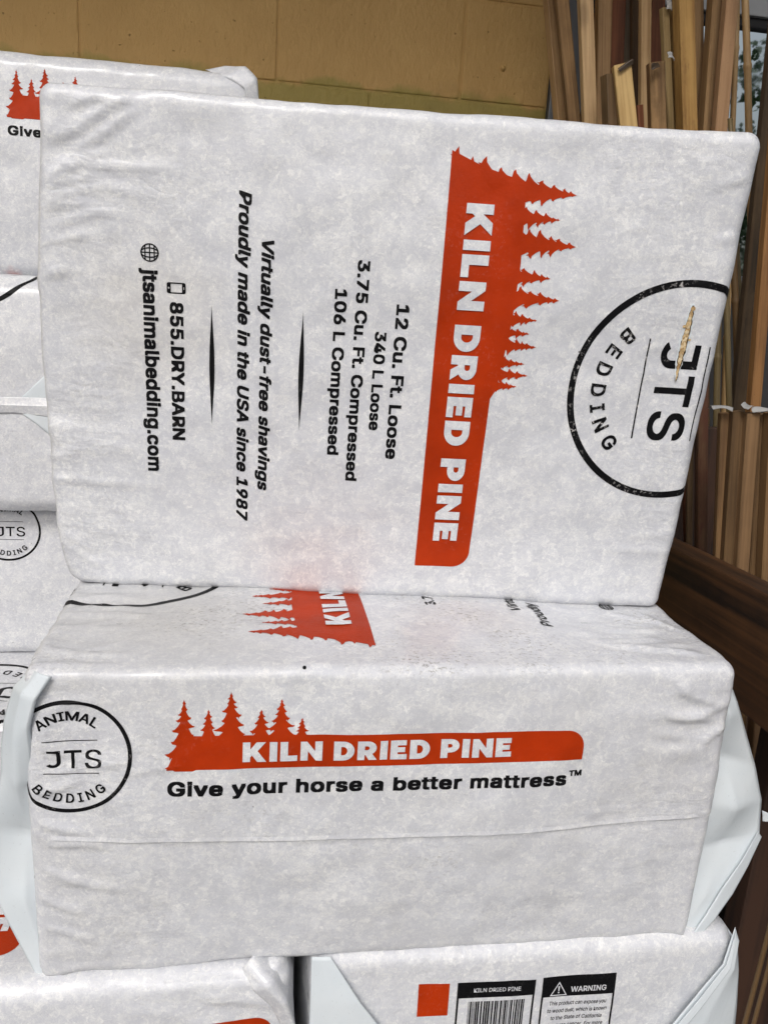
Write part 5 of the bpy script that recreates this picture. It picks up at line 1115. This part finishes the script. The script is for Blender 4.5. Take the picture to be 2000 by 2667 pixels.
# ---- bottom right bag of the front pile, closed end to the camera
def build_low_right():
    L, W, H = .66, .465, .325
    b = Bag(L, W, H, .016, 49, bulge=(.006, .008, .003), amp=.6, endl=.25, endr=.5)
    # local x runs to the back: the bag's end (local -x) faces the camera
    e = new_bag('low bag at bottom right, end with barcode and warning panel', (.1555, L / 2 - .004, GROUND_Z), math.pi / 2)
    M = make_materials(4, dirt_amt=.15, scuff=.1)
    b.body('plastic_wrapper', M['film'], e)
    F, es, et = neg(X_), neg(Y_), Z_
    cz = GROUND_Z + H / 2
    def S(x): return (x - .1555) * 1000
    def T(z): return (z - cz) * 1000
    K = dict(parent=e, face=F, es=es, et=et)
    b.decal('orange_square', [rect(S(.0355), T(-.0715), S(.068), T(-.033))], M['orange'], **K)
    def frame(x0, x1, z0, z1, zh, w=.0022):
        return [rect(S(x0), T(zh), S(x1), T(z1)), rect(S(x0), T(z0), S(x0 + w), T(zh)), rect(S(x1 - w), T(z0), S(x1), T(zh)), rect(S(x0), T(z0), S(x1), T(z0 + w))]
    bp = b.decal('barcode_panel', frame(.0765, .1605, -.128, -.0325, -.0515), M['black'], **K)
    R = random.Random(8); x = .0895; bars = []
    while x < .150:
        w = R.choice((.0005, .0007, .0012, .0018)); bars.append(rect(S(x), T(-.118), S(min(x + w, .1505)), T(-.0560))); x += w + R.choice((.0005, .0006, .0010, .0014))
    b.decal('barcode', bars, M['text'], **K, dz=0).parent = bp
    b.decal('panel_heading', struck('KILN DRIED PINE', S(.094), S(.1445), T(-.0442), 4.8, .010), M['white'], **K, z=.0012).parent = bp
    wp = b.decal('warning_panel', frame(.1685, .2505, -.128, -.0315, -.0565), M['black'], **K)
    b.decal('panel_heading', struck('WARNING', S(.2005), S(.240), T(-.0510), 6.6, .013), M['white'], **K, z=.0012).parent = wp
    cx, z0, z1, hw = .187, -.0545, -.0375, .0095
    tri = polys([[(S(cx - hw), T(z0)), (S(cx + hw), T(z0)), (S(cx), T(z1))], [(S(cx - hw + .0018), T(z0 + .0011)), (S(cx + hw - .0018), T(z0 + .0011)), (S(cx), T(z1 - .0023))]])
    ex = [polys([[(S(cx - .0010), T(-.0430)), (S(cx + .0010), T(-.0430)), (S(cx + .0006), T(-.0490)), (S(cx - .0006), T(-.0490))]]), polys([arc(S(cx), T(-.0508), 1.0, 1.0, 0, 330, 10)])]
    b.decal('warning_triangle', [tri] + ex, M['white'], **K, z=.0012).parent = wp
    lines = [('This product can expose you', .1785, .2420), ('to wood dust, which is known', .1770, .2435), ('to the State of California', .1815, .2390), ('to cause cancer. For more', .1795, .2410), ('information, go to', .1880, .2330), ('www.P65Warnings.ca.gov', .1800, .2405)]
    b.decal('warning_text', [q for i, (s_, a, c) in enumerate(lines) for q in struck(s_, S(a), S(c), T(-.0675 - .0093 * i), 5.0, .014, .08, 1.0, False)], M['black'], **K).parent = wp
    # two big triangular end folds of plain film
    def V(x, z, d=.0): return (-L / 2 - d, -(x - .1555), z - GROUND_Z)
    hz = [0, .25, .5, .75, 1]
    def lerp(a, c, f): return tuple(p + (q - p) * f for p, q in zip(a, c))
    e0, e1, e2, e3 = (-.054, -.001), (-.026, -.041), (.005, -.085), (.040, -.150)
    sheet('end_fold', [[V(-.0765, .008, .001), V(-.0765, -.040, .006), V(-.0765, -.085, .008), V(-.0765, -.150, .009)],
                       [V(-.0653, .008, .002), V(-.051, -.040, .011), V(-.036, -.085, .015), V(-.02, -.150, .017)],
                       [V(-.058, .008, .002), V(*e1, .012), V(*e2, .015), V(*e3, .017)]], M_FLAP, e, wob=.0012, seed=61, pin_first=False)
    sheet('end_fold', [[V(.380, .016, .002), V(.366, -.021, .013), V(.335, -.066, .016), V(.303, -.113, .017), V(.27, -.16, .018)],
                       [V(.386, .000, .004), V(.381, -.030, .012), V(.362, -.078, .015), V(.347, -.125, .017), V(.33, -.17, .017)],
                       [V(.389, -.008, -.002), V(.393, -.040, .004), V(.398, -.085, .006), V(.402, -.125, .006), V(.402, -.18, .006)],
                       [V(.386, .000, -.03), V(.389, -.040, -.03), V(.391, -.085, -.03), V(.391, -.125, -.03), V(.391, -.18, -.03)]], M_FLAP, e, wob=.0012, seed=63, pin_first=False)
    sheet('fold_seam', [[V(.3795, .013, .006), V(.368, -.019, .0165), V(.339, -.063, .0195), V(.307, -.110, .021), V(.274, -.157, .022)],
                        [V(.3815, .007, .007), V(.373, -.024, .0175), V(.346, -.069, .0205), V(.315, -.116, .022), V(.283, -.163, .023)]], M_FLAP, e, wob=.0006, seed=64, pin_first=False)
build_low_right()

# ---- the pile behind at left
def build_back_pile():
    # topmost
    L, W, H = .66, .490, .335
    b = Bag(L, W, H, .022, 71, bulge=(.010, .010, .008), amp=1.1, endl=1, endr=.9)
    z0 = .648
    o = Vector((-.486, .800 + W / 2, z0))
    e = new_bag('topmost bag of the back pile with part of the tree print', o)
    M = make_materials(5, dirt_amt=.25, spots=[((-.06, -.25, -.012), .028, (.55, .12, .10), .7)])
    b.body('plastic_wrapper', M['film'], e)
    F, es, et = neg(Y_), X_, Z_; og = (168, 8)
    bn = b.decal('printed_banner', side_banner(), M['orange'], e, F, es, et, origin=og)
    b.decal('banner_lettering', side_lettering(), M['white'], e, F, es, et, origin=og, z=.0012).parent = bn
    b.decal('slogan', side_text(), M['text'], e, F, es, et, origin=og)
    def L_(pts): return [tuple(Vector(p) - o) for p in pts]
    sheet('end_flap', [L_([(-.235, .830, .990), (-.200, .803, .975), (-.172, .800, .962), (-.160, .802, .930)]),
                       L_([(-.205, .830, .997), (-.172, .812, .994), (-.155, .806, .978), (-.146, .808, .940)]),
                       L_([(-.200, .900, .990), (-.172, .890, .985), (-.158, .890, .965), (-.152, .890, .930)])], M['film'], e, wob=.0025, seed=73)
    # second: end with a taped seam
    L, W, H = .535, .498, .390
    b = Bag(L, W, H, .030, 83, bulge=(.010, .008, .004), amp=.9, endl=.5, endr=.5)
    o = Vector((-.545, .742 + L / 2, .257))
    e = new_bag('back pile bag with a taped seam across its end, second from top', o, math.pi / 2)
    M = make_materials(6, dirt_amt=.5)
    b.body('plastic_wrapper', M['film'], e)
    b.decal('circle_logo', [ring(0, 0, 115, 7.0)], M['black'], e, Z_, neg(Y_), neg(X_), origin=(-52, L * 500 - 62))
    def V(x, z, d=.0): return (-L / 2 - d, -(x + .545), z - .257)
    sheet('end_fold', [[V(-.530, .445, .011), V(-.500, .475, .012), V(-.44, .535, .010), V(-.38, .59, .004)],
                       [V(-.528, .442, .011), V(-.498, .450, .012), V(-.44, .47, .012), V(-.36, .50, .008)],
                       [V(-.530, .438, .011), V(-.498, .416, .012), V(-.44, .365, .010), V(-.38, .31, .004)]], M_FLAP, e, wob=.0008, seed=85, pin_first=False)
    sheet('seam_tape', [[V(-.640, .455, .013), V(-.58, .456, .015), V(-.53, .458, .015), V(-.48, .459, .015), V(-.42, .457, .013)],
                        [V(-.640, .443, .016), V(-.58, .444, .019), V(-.53, .444, .019), V(-.48, .445, .019), V(-.42, .444, .017)],
                        [V(-.640, .430, .012), V(-.58, .428, .014), V(-.53, .430, .014), V(-.48, .427, .014), V(-.42, .428, .012)]], M['white'], e, wob=.0016, seed=87, pin_first=False)
    # third: logo on the narrow side
    L, W, H = .66, .490, .286
    b = Bag(L, W, H, .024, 97, bulge=(.010, .006, .003), amp=.7)
    o = Vector((-.585, .803 + W / 2, -.030))
    e = new_bag('third bag down the back pile, upright round logo on its side', o)
    M = make_materials(7, dirt_amt=.2, scuff=.2)
    b.body('plastic_wrapper', M['film'], e)
    b.decal('circle_logo', side_logo(0, 0), M['black'], e, neg(Y_), X_, Z_, origin=(16, (.211 + .030) * 1000 - H * 500), dz=.000008)
    # lowest: its end sticks out of the pile, the big round logo of its top face upside down
    L, W, H = .66, .498, .288
    b = Bag(L, W, H, .016, 101, bulge=(.008, .006, .003), amp=.8)
    o = Vector((-.585, .547 + L / 2, GROUND_Z))
    e = new_bag('lowest bag of the back pile, big round logo upside down on top', o, math.pi / 2)
    M = make_materials(8, dirt_amt=.3, scuff=.2)
    b.body('plastic_wrapper', M['film'], e)
    b.decal('circle_logo', big_logo(), M['black'], e, Z_, Y_, neg(X_), origin=(0, -81), dz=.000008)
build_back_pile()
